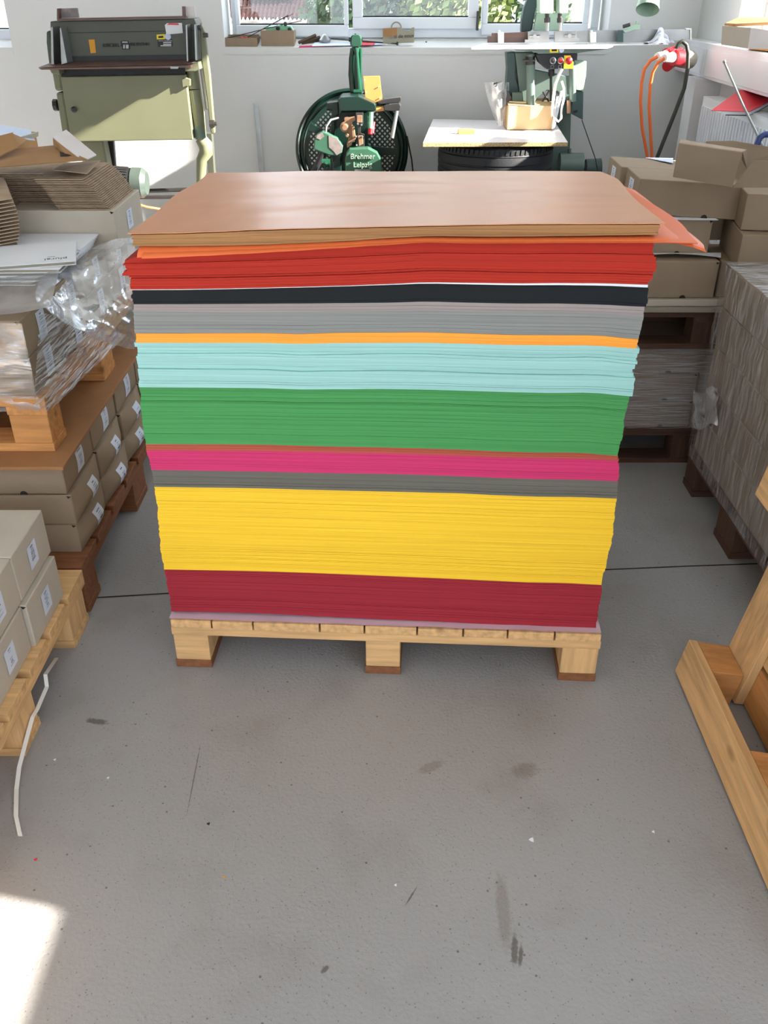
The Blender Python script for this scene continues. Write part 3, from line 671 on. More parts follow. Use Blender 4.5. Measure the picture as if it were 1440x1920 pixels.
sf = MB().grid(lambda u, v: Vector((-1.25+.405*u, 1.985+.004*noise.noise(Vector((u*9, v*9, 0))), .53+.225*v)), 30, 30)
one('stretch_film', sf, 'film_side', 'shiny film stretched across the front of the wrapped left cartons', 'plastic film', sm=180)
# strap on the floor
pts = [(-.80, 1.66, .02)]+[tuple(at_x(x, y, -.768)) for x, y in [(85, 1265), (88, 1288), (70, 1330), (61, 1345), (50, 1385), (36, 1440)]]+[tuple(at_z(31, 1480, .006)), tuple(at_z(30, 1530, .003)), tuple(at_z(38, 1568, .0005))]
b = MB()
for (p, q) in zip(pts, pts[1:]):
    p, q = Vector(p), Vector(q); s = Vector((.0045, 0, 0)); b.add([p-s, p+s, q+s, q-s, p-s+Vector((0, 0, .0012)), p+s+Vector((0, 0, .0012)), q+s+Vector((0, 0, .0012)), q-s+Vector((0, 0, .0012))], [(0, 1, 2, 3), (4, 5, 6, 7), (0, 4, 7, 3), (1, 5, 6, 2)])
one('packing_strap', b, 'white_plastic', 'white packing strap lying on the floor by the left pallet', 'strap')
# ------------------------------------------------------------ rear right stack
pallet('pallet', 'dark lower pallet on the floor in the rear right stack', (.66, 2.72, 0), 0, .80, .60, 'darkpine', H=.125, bx=[(0, .09), (.33, .42), (.71, .80)], by=[(0, .08), (.26, .34), (.52, .60)], deck_axis='x', nb=5)
for c in range(2):
    for L in range(3):
        z0 = .126+L*.099
        carton('carton', 'dim film wrapped carton, %s layer, %s column under the rear right pallet' % (['bottom', 'middle', 'top'][L], ['left', 'right'][c]),
               .745+c*.305-.012*(L == 2), 1.045+c*.305, 2.745, 3.0, z0, z0+.097, 'carton', .002, lab=False, group='dim cartons between the rear right pallets')
one('stretch_film', MB().grid(lambda u, v: Vector((.725+.62*u, 2.735+.003*noise.noise(Vector((u*9, v*30, 5))), .10+.33*v)), 30, 30), 'film_streak', 'clear film stretched around the dim cartons of the rear right stack', 'plastic film', sm=180)
pallet('pallet', 'dark upper pallet carrying the open carton stack, rear right', (.67, 2.70, .424), 0, .78, .60, 'darkpine', H=.123, bx=[(0, .09), (.31, .42), (.69, .78)], by=[(0, .08), (.26, .34), (.52, .60)], deck_axis='x', nb=5)
one('grey_board_sheet', MB().box(.66, 1.46, 2.69, 3.32, .548, .562), 'grey_board', 'pale grey board on the upper rear right pallet', 'board', bev=.001)
one('grey_board_sheet', MB().box(.68, 1.44, 2.705, 3.30, .563, .584), 'carton_light', 'flat pale board packet directly below the rear right cartons', 'board', bev=.002)
def lp(a, b_): return a+b_
carton('carton', 'kraft carton, bottom left of the rear right stack', .735, 1.035, 2.72, 2.93, .585, .700, 'carton', side='L', lab=False, group='cartons of the rear right stack')
carton('carton', 'kraft carton, bottom right of the rear right stack, behind the wrapped pallet', 1.045, 1.345, 2.73, 2.94, .585, .698, 'carton', lab=False, group='cartons of the rear right stack')
carton('carton', 'kraft carton, middle left of the rear right stack, paper tongue on its lid', .72, 1.02, 2.80, 3.0, .701, .807, 'carton', side='L', lab=False, group='cartons of the rear right stack')
one('paper_sheet', MB().grid(lambda u, v: Vector((.745+.30*u+.02*v, 2.745+.06*v, .7025+.012*sin(u*pi)*(1-v)*(1 if u > .2 else .4)+.002)), 20, 4), 'white_paper', 'loose white paper tongue between the lowest cartons, rear right', 'paper sheet', sm=60)
one('paper_sheet', MB().prism([(.80, 2.79, .81), (1.03, 2.785, .808), (1.02, 2.81, .812), (.79, 2.81, .813)], (0, 0, .0015)), 'white_paper', 'white lid flap edge between the upper cartons, rear right', 'paper sheet')
carton('carton', 'kraft carton turned sideways, middle right of the rear right stack', 1.075, 1.36, 2.62, 2.90, .699, .800, 'carton', lab=False, group='cartons of the rear right stack', rz=R(-8))
carton('carton', 'kraft carton turned sideways, top right of the rear right stack', 1.085, 1.38, 2.66, 2.92, .802, .905, 'carton', lab=False, group='cartons of the rear right stack', rz=R(-10))
for i, (cx, cy, lb) in enumerate([(.935, 2.90, 'kraft carton, top of the rear right stack, nearer of two side by side'), (.925, 3.105, 'kraft carton, top of the rear right stack, farther of two side by side')]):
    carton('carton', lb, cx-.16, cx+.16, cy-.10, cy+.10, .815, .918, 'carton', side='L', rz=R(-2), lseed=60+i, group='cartons of the rear right stack', lw=.06, notch=(i == 0), lpos=.5).o.rotation_euler.y = R(3)
one('paper_sheet', MB().prism([at_z(1210, 296, .921), at_z(1262, 297, .921), at_z(1262, 306, .921), at_z(1240, 302, .921)], (0, 0, .0008)), 'blue_paper', 'bluish printed sheet on the farther top carton, rear right', 'paper sheet')
carton('carton', 'kraft carton behind the middle gap of the rear right stack', 1.03, 1.33, 2.98, 3.2, .70, .81, 'carton', lab=False, notch=False, group='cartons of the rear right stack')
carton('carton', 'kraft carton rear row, below the farther top carton', .72, 1.02, 3.01, 3.2, .701, .81, 'carton', lab=False, notch=False, group='cartons of the rear right stack')
# open carton on top
oc = Th('open_carton', 'open empty carton with raised flaps on top of the rear right stack', 'carton', (1.05, 2.78, .92))
F0, F1, F2, F3 = at_y(1262, 332, 2.66), at_y(1373, 351, 2.63), at_y(1392, 286, 2.60), at_y(1273, 269, 2.64)
oc.part('front_panel', MB().prism([F0, F1, F2, F3], (0, .003, 0)), 'carton', bev=.0008)
oc.part('front_flap', MB().prism([F3, F2, at_y(1400, 282, 2.66), at_y(1276, 263, 2.70)], (0, .001, .002)), 'carton_edge')
E1, E2 = at_y(1408, 301, 2.70), at_y(1376, 352, 2.68)
oc.part('corner_panel', MB().prism([F2, at_y(1400, 282, 2.66), at_y(1412, 300, 2.78), at_y(1400, 318, 2.74), at_y(1390, 300, 2.66)], (.002, .003, 0)), 'carton')
oc.part('right_panel', MB().prism([at_y(1374, 352, 2.635), at_y(1412, 301, 2.62), at_y(1470, 302, 2.62), at_y(1470, 352, 2.63)], (0, .003, 0)), 'carton', bev=.0008)
oc.part('back_panel', MB().prism([at_y(1290, 330, 2.90), at_y(1325, 265, 2.92), at_y(1375, 264, 2.94), at_y(1480, 282, 2.94), at_y(1480, 340, 2.94)], (0, .003, 0)), 'carton')
# ---- wrapped right pallet
pallet('pallet', 'dark pallet under the film wrapped stack at the right edge', (1.0, 1.78, 0), 0, .68, .80, 'darkpine', bx=[(0, .1), (.29, .39), (.58, .68)],
       by=[(0, .1), (.34, .48), (.70, .80)], deck_axis='x', nb=6)
for r_ in range(3):
    for L in range(5):
        y0 = 2.31-r_*.25; z0 = .144+L*.1165
        carton('carton', 'film wrapped carton at the right edge, %s layer from below, %s row from the back' % (ORD[L].replace('nearest', 'lowest'), ORD[r_].replace('nearest', 'rearmost')),
               1.005, 1.36, y0, y0+.245, z0, z0+.1145, 'carton', 0, side='L', lab=False, lseed=80+L, notch=False, group='film wrapped cartons at the right edge')
x0, x1, y0, y1, zt = .992, 1.60, 1.80, 2.565, .734
def side_f(u, v):
    s = v; return Vector((x0-.006*abs(noise.noise(Vector((u*4+s*5, s*9, 3))))-(.012 if s < .12 else 0)*(1-u)*0, y1+(y0-y1)*u, .12+(zt-.12)*s+.0))
sf = MB().grid(side_f, 40, 40)
sf.grid(lambda u, v: Vector((x0+(x1-x0)*v, y1+(y0-y1)*u, zt+.006+.010*noise.noise(Vector((u*6, v*6, 1))))), 30, 30)
ms = film('film_wrap', .10, .65, .22, 6, (1, 1, 1), bump=1.0)
for nd in ms.node_tree.nodes:
    if nd.type == 'MAPPING': nd.inputs['Rotation'].default_value = (R(28), 0, 0); nd.inputs['Scale'].default_value = (3, 14, 2.0)
M['film_wrap'] = ms
one('stretch_film', sf, 'film_wrap', 'clear stretch film wrapped around the carton stack at the right edge', 'plastic film', sm=180)
one('stretch_film', MB().grid(lambda u, v: at_x(1300+45*u, 800-70*v+6*sin(u*6), .985)+Vector((.012*noise.noise(Vector((u*3, v*3, 2))), 0, .0)), 16, 16), 'film', 'loose crumpled film tail low on the wrapped stack', 'plastic film', sm=180)
# ---- pallet standing on its edge, leaning right
lt = Th('pallet', 'light pine pallet standing on its edge at the right, runners facing the aisle', 'pallet', (.846, 1.63, -.018), 0, None, local=True)
LM = Matrix.Rotation(R(10), 4, 'Y') @ Matrix.Translation((-.144, 0, 0))      # tilt about the lower deck edge
def lb_(x0, x1, y0, y1, z0, z1): return MB().box(x0, x1, y0, y1, z0, z1, LM)
LY = .80
for zc in (0, .500, 1.0): lt.part('runner', lb_(0, .022, -LY, 0, zc, zc+.098), 'pine_y', bev=.002)
for yc in (-.12, -.465, -LY):
    lt.part('stringer', lb_(.100, .122, yc, yc+.12, .022, 1.098), 'pine_z', bev=.002)
    for zc in (0, .500, 1.0): lt.part('block', lb_(.023, .099, yc+.012, yc+.118, zc+.001, zc+.097), 'pine2_x', bev=.002)
for i in range(8): lt.part('deck_board', lb_(.122, .144, -LY, 0, max(.024, i*.139), i*.139+.128), 'pine_y' if i % 2 else 'pine2_y', bev=.002)

# ------------------------------------------------------------ right wall fittings
rd = Th('radiator', 'white ribbed radiator on the right wall under the cable duct', 'radiator', (1.73, 4.2, .3))
b = MB().box(1.66, 1.665, 3.3, 5.03, .30, .925).box(1.74, 1.745, 3.3, 5.03, .30, .925)
for i in range(44): y = 3.33+i*.0385; b.box(1.650, 1.661, y, y+.020, .33, .89)
rd.part('ribbed_panel', b, 'white_frame', bev=.002)
rd.part('top_grille', MB().box(1.66, 1.745, 3.3, 5.03, .925, .932), 'white_frame')
rd.part('side_cover', MB().box(1.665, 1.74, 5.03, 5.035, .30, .93), 'white_frame')
fo = Th('folder', 'red folder lying open-edged on the radiator', 'folder', (1.6, 4.3, .935))
fA, fB, fC, fD = at_y(1333, 207, 4.30), at_y(1388, 168, 4.60), at_y(1470, 176, 4.60), at_y(1405, 209, 4.28)
fo.part('cover', MB().prism([fA, fB, fC, fD], (0, 0, -.002)), 'red_folder')
fo.part('paper_filling', MB().prism([p-Vector((0, 0, .003)) for p in (fA.lerp(fD, .3), fB, fC, fD+Vector((.01, .01, 0)))], (0, 0, -.012)), 'white_paper')
fo.part('back_cover', MB().prism([p-Vector((0, 0, .016)) for p in (fA.lerp(fD, .4), fB, fC, fD+Vector((.0, .0, 0)))], (0, 0, -.003)), 'black')
one('steel_rod', MB().tube([at_y(1358, 117, 3.9), at_y(1392, 195, 3.8), at_y(1431, 275, 3.7)], [.0045, .0045, .006], 8).lathe(at_y(1358, 117, 3.9), (0, 0, 1), [(0, -.005), (.007, 0), (.007, .005), (0, .01)], 10), 'steel', 'thin steel rod leaning in front of the red folder', 'rod', sm=60)
one('blue_handle', MB().tube([at_y(1418, 276, 3.5), at_y(1424, 258, 3.5), at_y(1434, 252, 3.5), at_y(1500, 253, 3.5), at_y(1500, 420, 3.5)], .012, 10), 'blue_plastic', 'blue tube handle at the right edge behind the open carton', 'handle', sm=60)
# sockets, plugs and cables
sk = Th('wall_socket', 'pair of red industrial sockets at the end of the cable duct', 'socket', tuple(at_y(1255, 125, 5.1)))
def cone(p, q, r0, r1, n=20): return MB().tube([at_y(*p), at_y(*q)], [r0, r1], n)
sk.part('mounting_plate', MB().prism([at_y(1293, 95, 5.28), at_y(1293, 133, 5.28), at_y(1262, 128, 5.3), at_y(1270, 92, 5.3)], (.01, .03, 0)), 'white_plastic', bev=.003)
sk.part('socket_base', cone((1292, 112, 5.2), (1278, 110, 5.12), .045, .042), 'grey_board')
sk.part('socket_body', cone((1281, 111, 5.14), (1262, 108, 5.05), .042, .036), 'red_plastic', sm=50)
sk.part('socket_lid', MB().prism([at_y(1257, 98, 5.02), at_y(1272, 89, 5.06), at_y(1282, 90, 5.12), at_y(1272, 97, 5.06)], (0, .02, -.006)), 'red_plastic', bev=.002)
sk.part('socket_body', cone((1268, 105, 5.22), (1248, 104, 5.16), .042, .034), 'red_plastic', sm=50)
sk.part('socket_lid', MB().prism([at_y(1244, 95, 5.10), at_y(1262, 87, 5.14), at_y(1270, 86, 5.20), at_y(1256, 94, 5.16)], (0, .02, -.006)), 'red_plastic', bev=.002)
sk.part('socket_body', cone((1262, 113, 5.15), (1250, 125, 5.1), .034, .026), 'red_plastic', sm=50)
for (lb, a, pts) in (('front', [(1260, 108, 5.05), (1245, 109, 4.98)], [(1246, 109), (1234, 117), (1224, 135), (1219, 160), (1217, 200), (1220, 250), (1223, 300), (1224, 420)]),
                     ('rear', [(1248, 105, 5.16), (1232, 106, 5.09)], [(1233, 106), (1220, 113), (1208, 130), (1203, 155), (1201, 190), (1204, 240), (1213, 290), (1222, 420)])):
    t = Th('power_cable', 'orange power cable hanging from the %s red socket' % lb, 'cable', tuple(at_y(*pts[-1], 5.2)))
    yy = a[1][2]
    t.part('cable', MB().tube([at_y(x, y, yy+.02*i*.3) for i, (x, y) in enumerate(pts)], .0085, 10), 'orange_cable', sm=60)
    t.part('plug', MB().tube([at_y(*a[0]), at_y(*a[1])], [.026, .018], 16), 'white_plastic', sm=50)
one('black_cable', MB().tube([at_y(x, y, 4.9) for x, y in [(1268, 92), (1272, 82), (1279, 77), (1287, 84), (1290, 100), (1289, 130), (1283, 165), (1266, 210), (1248, 255), (1231, 298), (1215, 400), (1215, 520)]], .010, 10), 'black_cable', 'thick black cable looping over the duct end and hanging down', 'cable', sm=60)
# desk lamp head (top edge) hanging from an arm
lh = Th('lamp', 'pale green conical lamp shade at the top edge, right of the drill', 'lamp', tuple(at_y(1217, 10, 4.9)))
ax = (at_y(1222, -30, 4.95)-at_y(1214, 18, 4.88)).normalized()
lh.part('lamp_shade', MB().lathe(at_y(1214, 18, 4.88), ax, [(.055, 0), (.048, .06), (.035, .12), (.022, .15), (.02, .19), (0, .19)], 32).lathe(at_y(1214, 18, 4.88), ax, [(.053, .001), (.046, .06), (.033, .118), (0, .12)], 32), 'green_pale', sm=50)
tp = at_y(1214, 18, 4.88)+ax*.18
lh.part('lamp_arm', MB().tube([tp, tp+Vector((.05, .1, .20)), tp+Vector((.28, .55, .30)), Vector((1.62, YB, tp.z+.25))], .009, 8), 'green_pale', sm=60)
# things on the duct by the window
bx0 = at_x(1352, 88, 1.72); 
cb = Th('cardboard_tray', 'pale open box with brown padded envelopes on the duct by the window', 'box', (1.76, 4.35, 1.166))
cb.part('box_front', MB().prism([at_y(1352, 84, 4.50), at_y(1402, 91, 4.38), at_y(1408, 52, 4.38), at_y(1354, 48, 4.50)], (.003, .004, 0)), 'carton_light', bev=.001)
cb.part('box_side', MB().prism([at_y(1402, 91, 4.38), at_y(1408, 52, 4.38), at_y(1450, 58, 4.30), at_y(1450, 92, 4.30)], (.0, .004, 0)), 'carton_white')
cb.part('box_back', MB().box(1.80, 1.803, 4.3, 4.7, 1.135, 1.22), 'carton')
cb.part('envelope', MB().prism([at_y(1358, 49, 4.6), at_y(1384, 38, 4.7), at_y(1470, 36, 4.6), at_y(1470, 46, 4.35), at_y(1376, 50, 4.45)], (0, 0, .012)), 'carton_brown', bev=.003)
one('orange_card', MB().prism([at_z(1404, 92, 1.17), at_z(1450, 97, 1.17), at_z(1450, 84, 1.17), at_z(1412, 78, 1.17)], (0, 0, .02)), 'copper_plate', 'orange brown card lying by the window behind the pale box', 'card')

# ------------------------------------------------------------ chipboard table on tyres
one('chipboard_panel', MB().prism([at_z(793, 268, .75), at_z(1065, 267, .75), at_z(1040, 228, .75), at_z(812, 223, .75)], (0, 0, -.019)), 'chipboard', 'white faced chipboard panel resting on the tyres', 'board', bev=.001)
one('melamine_face', MB().prism([at_z(793.5, 267.5, .7512), at_z(1064.5, 266.5, .7512), at_z(1040, 228, .7512), at_z(812, 223, .7512)], (0, 0, -.001)), 'melamine', 'thin white laminate face of the chipboard panel', 'board')
tc_ = at_z(924, 250, .731); tc_.y = 5.02
prof = [(r, h*.93) for r, h in [(.19, -.09), (.235, -.098), (.275, -.09), (.296, -.07), (.303, -.045), (.298, -.042), (.304, -.038), (.306, -.012), (.3, -.009), (.3, -.004), (.306, 0), (.306, .012), (.304, .038), (.298, .042), (.303, .045), (.296, .07), (.275, .09), (.235, .098), (.19, .09), (.19, -.09)]]
for i, (z, lb) in enumerate([(.6385, 'upper'), (.4555, 'middle'), (.2735, 'lower')]):
    cc = Vector((tc_.x+.01*i, tc_.y, z)); b = MB().lathe(cc, (0, 0, 1), prof, 72)
    for k in range(72):                        # cut-in tread grooves as raised shoulder blocks
        a = 2*pi*k/72; u = Vector((cos(a), sin(a), 0)); t_ = Vector((-sin(a), cos(a), 0))
        for s in (-1, 1):
            p = cc+u*.297+Vector((0, 0, s*.062)); b.prism([p-t_*.009+Vector((0, 0, -.012)), p+t_*.009+Vector((0, 0, -.012)), p+t_*.012+Vector((0, 0, .012)), p-t_*.006+Vector((0, 0, .012))], u*.007)
    one('tyre', b, 'rubber', '%s car tyre of the pile under the chipboard panel' % lb, 'tyre', 'car tyres piled under the chipboard panel', sm=40)
one('tyre', MB().lathe(Vector((tc_.x, tc_.y, .0915)), (0, 0, 1), prof, 48), 'rubber', 'lowest car tyre of the pile, standing on the floor', 'tyre', 'car tyres piled under the chipboard panel', sm=40)
p = at_z(859, 252, .752)
one('wood_block', MB().box(p.x, p.x+.088, p.y, p.y+.05, .752, .774), 'pine2_x', 'small brown wooden block on the chipboard panel', 'block', bev=.002)
q0 = at_z(951, 244, .752); q1 = at_z(1036, 244, .752); top = at_y(951, 200, q0.y).z
cx = Th('open_box', 'tan cardboard box with papers on the chipboard panel', 'box', (q0.x+.12, q0.y+.1, .752))
cx.part('box_body', MB().box(q0.x, q1.x, q0.y, q0.y+.003, .753, top).box(q0.x, q1.x, q0.y+.20, q0.y+.203, .753, top+.02).box(q0.x, q0.x+.003, q0.y+.003, q0.y+.2, .753, top).box(q1.x-.003, q1.x, q0.y+.003, q0.y+.2, .753, top).box(q0.x, q1.x, q0.y, q0.y+.2, .753, .756), 'carton_tan', bev=.001)
cx.part('box_flap', MB().prism([(q0.x, q0.y, top), (q1.x, q0.y, top), (q1.x, q0.y+.10, top+.015), (q0.x, q0.y+.10, top+.015)], (0, 0, .003)), 'carton_tan')
cx.part('paper_filling', MB().prism([at_y(1035, 242, 5.13), at_y(1052, 172, 5.16), at_y(1057, 170, 5.20), at_y(1040, 240, 5.16)], (0, .03, 0)).prism([at_y(1036, 236, 5.12), at_y(1044, 182, 5.14), at_y(1050, 180, 5.18), at_y(1040, 238, 5.14)], (0, .02, 0)), 'white_paper')

# ------------------------------------------------------------ steel strip and sill things
one('steel_strip', MB().prism([at_y(475, 193, 5.70), at_y(484, 201, 5.70), at_y(497, 340, 5.66), at_y(487, 340, 5.66)], (0, .004, 0)), 'steel', 'narrow steel strip leaning against the rear wall', 'steel strip')
def sill(px, py): return at_z(px, py, 1.128)
a0 = at_y(422, 91, 5.76)
bb = Th('shallow_box', 'shallow kraft tray at the left end of the window sill', 'box', (a0.x+.09, 5.83, 1.13))
bb.part('tray_body', MB().box(a0.x+.003, a0.x+.185, 5.765, 5.768, 1.105, 1.163).box(a0.x+.003, a0.x+.185, 5.90, 5.903, 1.12, 1.175).box(a0.x, a0.x+.003, 5.765, 5.9, 1.11, 1.165).box(a0.x+.185, a0.x+.188, 5.765, 5.9, 1.11, 1.165), 'carton')
bb.part('tray_contents', MB().box(a0.x+.005, a0.x+.183, 5.77, 5.90, 1.13, 1.145), 'hole')
bb2 = Th('small_box', 'kraft box with a green tool on the window sill', 'box', (at_y(522, 80, 5.82).x, 5.83, 1.13))
l0, l1 = at_y(490, 89, 5.77).x, at_y(552, 89, 5.77).x
bb2.part('box_body', MB().box(l0, l1, 5.775, 5.90, 1.115, at_y(490, 57, 5.775).z), 'carton', bev=.002)
gt = Th('hand_tool', 'green tool with black knobs lying in the kraft sill box', 'tool', tuple(at_y(525, 57, 5.82)))
gt.part('tool_body', MB().trace([(498, 57), (500, 50), (515, 50), (520, 47), (545, 49), (550, 57)], 5.80, .06), 'mint', bev=.003)
for x, y in ((521, 53), (535, 45), (543, 55)): gt.part('knob', MB().lathe(at_y(x, y, 5.79), (0, -1, 0), [(0, -.012), (.010, -.008), (.012, 0), (.010, .006), (0, .008)], 14), 'black', sm=60)
one('wire_rod', MB().tube([at_y(424, 72, 5.80), at_y(490, 56, 5.79), at_y(540, 29, 5.80)], .0025, 6), 'dark_steel', 'longer thin wire reaching across the left sill boxes', 'wire')
one('wire_rod', MB().tube([at_y(464, 70, 5.78), at_y(492, 55, 5.79), at_y(565, 39, 5.82)], .0022, 6), 'dark_steel', 'shorter thin wire ending at the red clip on the sill', 'wire')
one('red_clip', MB().lathe(at_y(456, 72, 5.775), (1, 0, 0), [(0, -.02), (.009, -.016), (.009, -.004), (.006, 0), (.009, .01), (.009, .022), (0, .028)], 12), 'red_plastic', 'small red clip in the shallow sill tray', 'clip', sm=50)
for i, (a, b_, c, d) in enumerate([(560, 80, 592, 66), (566, 82, 600, 70), (572, 83, 606, 72), (575, 80, 598, 74)]):
    one('wood_stick', MB().tube([at_y(a, b_, 5.80+.02*i), at_y(c, d, 5.86+.01*i)], .009, 4), 'bark', 'dark wooden offcut on the sill, %s of the loose pile' % ['topmost', 'second', 'third', 'lowest'][i], 'stick')
one('putty_lump', MB().lathe(at_y(609, 75, 5.84), (0, 0, 1), [(0, -.03), (.028, -.02), (.035, 0), (.02, .018), (.008, .03), (0, .032)], 12), 'steel', 'grey metal fitting beside the wooden offcuts on the sill', 'fitting', sm=40)
def flat(name, pts, z0, col, lb, cat, th=.0015):
    # lie on the sloping sill
    vs = []
    for (x, y) in pts:
        f = max(0, min(1, (88.5-y)/14)); p = at_y(x, y, 5.742+.20*f); vs.append(p+Vector((0, 0, z0)))
    one(name, MB().prism(vs, (0, 0, th)), col, lb, cat)
flat('paper_sheet', [(560, 91), (640, 87), (640, 84), (562, 88)], .004, 'p_magenta', 'magenta sheet sticking out under the sill papers', 'paper sheet')
flat('paper_sheet', [(585, 89), (722, 86), (705, 81), (590, 82)], .006, 'blue_paper', 'pale bluish sheet spread on the window sill', 'paper sheet')
flat('paper_sheet', [(660, 88.5), (699, 88), (706, 82), (672, 82)], .009, 'red_folder', 'salmon red card on the window sill behind the green stitcher', 'paper sheet')
one('steel_rod', MB().tube([at_y(620, 72.5, 5.84), at_y(745, 82, 5.80)], .004, 8).lathe(at_y(745, 82, 5.80), (1, 0, 0), [(0, -.006), (.010, -.003), (.010, .004), (0, .006)], 12), 'dark_steel', 'dark thin rod with a knob lying along the window sill', 'rod', sm=50)
hb = Th('note_box', 'cut cardboard box with handwriting on the window sill', 'box', tuple(at_y(747, 81, 5.80)))
hb.part('box_panel', MB().trace([(718, 82), (776, 80), (777, 51), (772, 52), (768, 58), (762, 60), (756, 57), (752, 51), (718, 53)], 5.80, .004), 'bag')
hb.part('box_back', MB().trace([(718, 76), (776, 75), (776, 58), (718, 56)], 5.90, .004), 'bag')
hb.part('brown_patch', MB().trace([(718, 54), (744, 52), (744, 67), (732, 69), (718, 68)], 5.797, .002), 'carton_brown')
pp = at_y(753, 68, 5.797)
text('handwriting', "…si de nouv", Matrix.Translation(pp) @ Matrix.Rotation(R(-3), 4, 'Y') @ FACE_Y @ Matrix.Shear('XZ', 4, (0, 0)), .028, 'black', hb.o, hb.loc, .0006)
tr_ = Th('tape_roll', 'cream tape roll standing in the handwritten box', 'tape', tuple(at_y(742, 50, 5.84)))
tr_.part('tape', MB().lathe(at_y(743, 52, 5.83), (0, 1, 0), [(.032, 0), (.032, .022), (.024, .022), (.024, 0), (.032, 0)], 36), 'bag', sm=30)
for i, (x, y) in enumerate([(799, 80), (859, 82.5)]): one('sill_crumb', MB().lathe(at_y(x, y, 5.86), (0, 0, 1), [(0, 0), (.006, .002), (.004, .006), (0, .008)], 7), 'black', 'tiny dark crumb on the window sill, %s one' % ['left', 'right'][i], 'crumb')
# ------------------------------------------------------------ green wire stitcher with the perforated wheel guard
YW = 5.30
ws = Th('stitching_machine', 'dark green wire stitching machine with a big perforated wheel guard', 'machine', tuple(Vector((at_y(660, 300, YW).x, YW, 0))))
wc = at_y(660, 281, YW+.10); RW = .322
ws.part('wheel_rim', MB().lathe(wc, (0, -1, 0), [(RW-.028, -.012), (RW-.010, -.022), (RW, -.012), (RW, .016), (RW-.012, .026), (RW-.024, .018), (RW-.030, .004), (RW-.036, 0), (RW-.036, -.008), (RW-.028, -.012)], 96), 'green_dark', sm=50)
ws.part('wheel_rim', MB().lathe(wc+Vector((0, -.02, 0)), (0, -1, 0), [(RW-.052, 0), (RW-.046, .006), (RW-.040, 0), (RW-.046, -.006), (RW-.052, 0)], 96), 'green_dark', sm=50)
gr = MB(); pit = .0205*1.0; n_ = int(RW*1.42/pit)+1
for s in (1, -1):
    dv = Vector((1, 0, s)).normalized(); nv = Vector((-s, 0, 1)).normalized()
    for k in range(-n_, n_+1):
        dd = k*pit
        if abs(dd) > RW-.04: continue
        h = math.sqrt((RW-.036)**2-dd**2); c0 = wc+nv*dd+Vector((0, -.004 if s > 0 else -.0045, 0))
        w = nv*.0047
        gr.prism([c0-dv*h-w, c0+dv*h-w, c0+dv*h+w, c0-dv*h+w], (0, .002, 0))
ws.part('perforated_guard', gr, 'green_dark')
ws.part('guard_border', MB().lathe(wc+Vector((0, -.006, 0)), (0, -1, 0), [(RW-.075, 0), (RW-.03, 0), (RW-.03, .003), (RW-.075, .003), (RW-.075, 0)], 72), 'green_dark')
def spoke(a, w0, w1, rr=RW-.03, off=.012):
    u = Vector((cos(a), 0, sin(a))); t_ = Vector((-sin(a), 0, cos(a))); N = 10; L = []; Rr = []
    for i in range(N+1):
        f = i/N; p = wc+Vector((0, -off, 0))+u*(.03+(rr-.03)*f); w = w0*(1-f)+w1*f+(.045*max(0, f-.8)*5)**1.6*2
        L.append(p+t_*w); Rr.append(p-t_*w)
    return MB().prism(L+Rr[::-1], (0, .016, 0))
for a, w0, w1 in ((R(152), .03, .016), (R(-2), .03, .016), (R(88), .08, .05), (R(232), .03, .016)): ws.part('wheel_spoke', spoke(a, w0, w1), 'green_dark', bev=.003)
ws.part('wheel_hub', MB().lathe(wc+Vector((0, -.01, 0)), (0, -1, 0), [(0, 0), (.07, 0), (.07, .03), (.04, .06), (0, .06)], 32), 'green_dark', sm=40)
ws.part('machine_stand', MB().trace([(600, 330), (620, 300), (705, 300), (720, 330), (730, 520), (590, 520)], YW-.05, .2).box(wc.x-.22, wc.x+.22, YW-.1, YW+.25, 0, .05), 'green_dark', bev=.01)
# neck rising above the wheel
nk = MB().trace([(657, 88), (654, 110), (653, 140), (656, 176), (682, 176), (679, 150), (678, 120), (676, 88)], YW-.02, .05)
ws.part('neck_casting', nk, 'green_dark', bev=.01)
ws.part('neck_rib', MB().tube([at_y(667, 86, YW-.035), at_y(669, 100, YW-.05), at_y(671, 135, YW-.05), at_y(674, 173, YW-.05)], [.024, .010, .012, .016], 12), 'green_gloss', sm=60)
ws.part('neck_rib', MB().tube([at_y(661, 90, YW-.03), at_y(660, 130, YW-.03), at_y(663, 172, YW-.03)], [.012, .009, .010], 10), 'green_gloss', sm=60)
ws.part('neck_rib', MB().tube([at_y(675, 90, YW-.03), at_y(676, 130, YW-.03), at_y(676, 172, YW-.03)], [.012, .006, .010], 10), 'green_gloss', sm=60)
ws.part('top_fork', MB().trace([(657, 68), (661, 65), (673, 65), (678, 69), (679, 84), (672, 90), (662, 90), (656, 84)], YW-.06, .05), 'green_gloss', bev=.008)
ws.part('top_pin', MB().cyl(at_y(654, 74, YW-.045), at_y(680, 74, YW-.045), .011, 16).cyl(at_y(667, 63, YW-.04), at_y(667, 68, YW-.04), .007, 10), 'dark_steel', sm=40)
ws.part('thumb_screw', MB().cyl(at_y(663, 172, YW-.07), at_y(678, 172, YW-.07), .012, 14).cyl(at_y(670, 168, YW-.07), at_y(671, 182, YW-.07), .009, 14), 'green_gloss', sm=40)
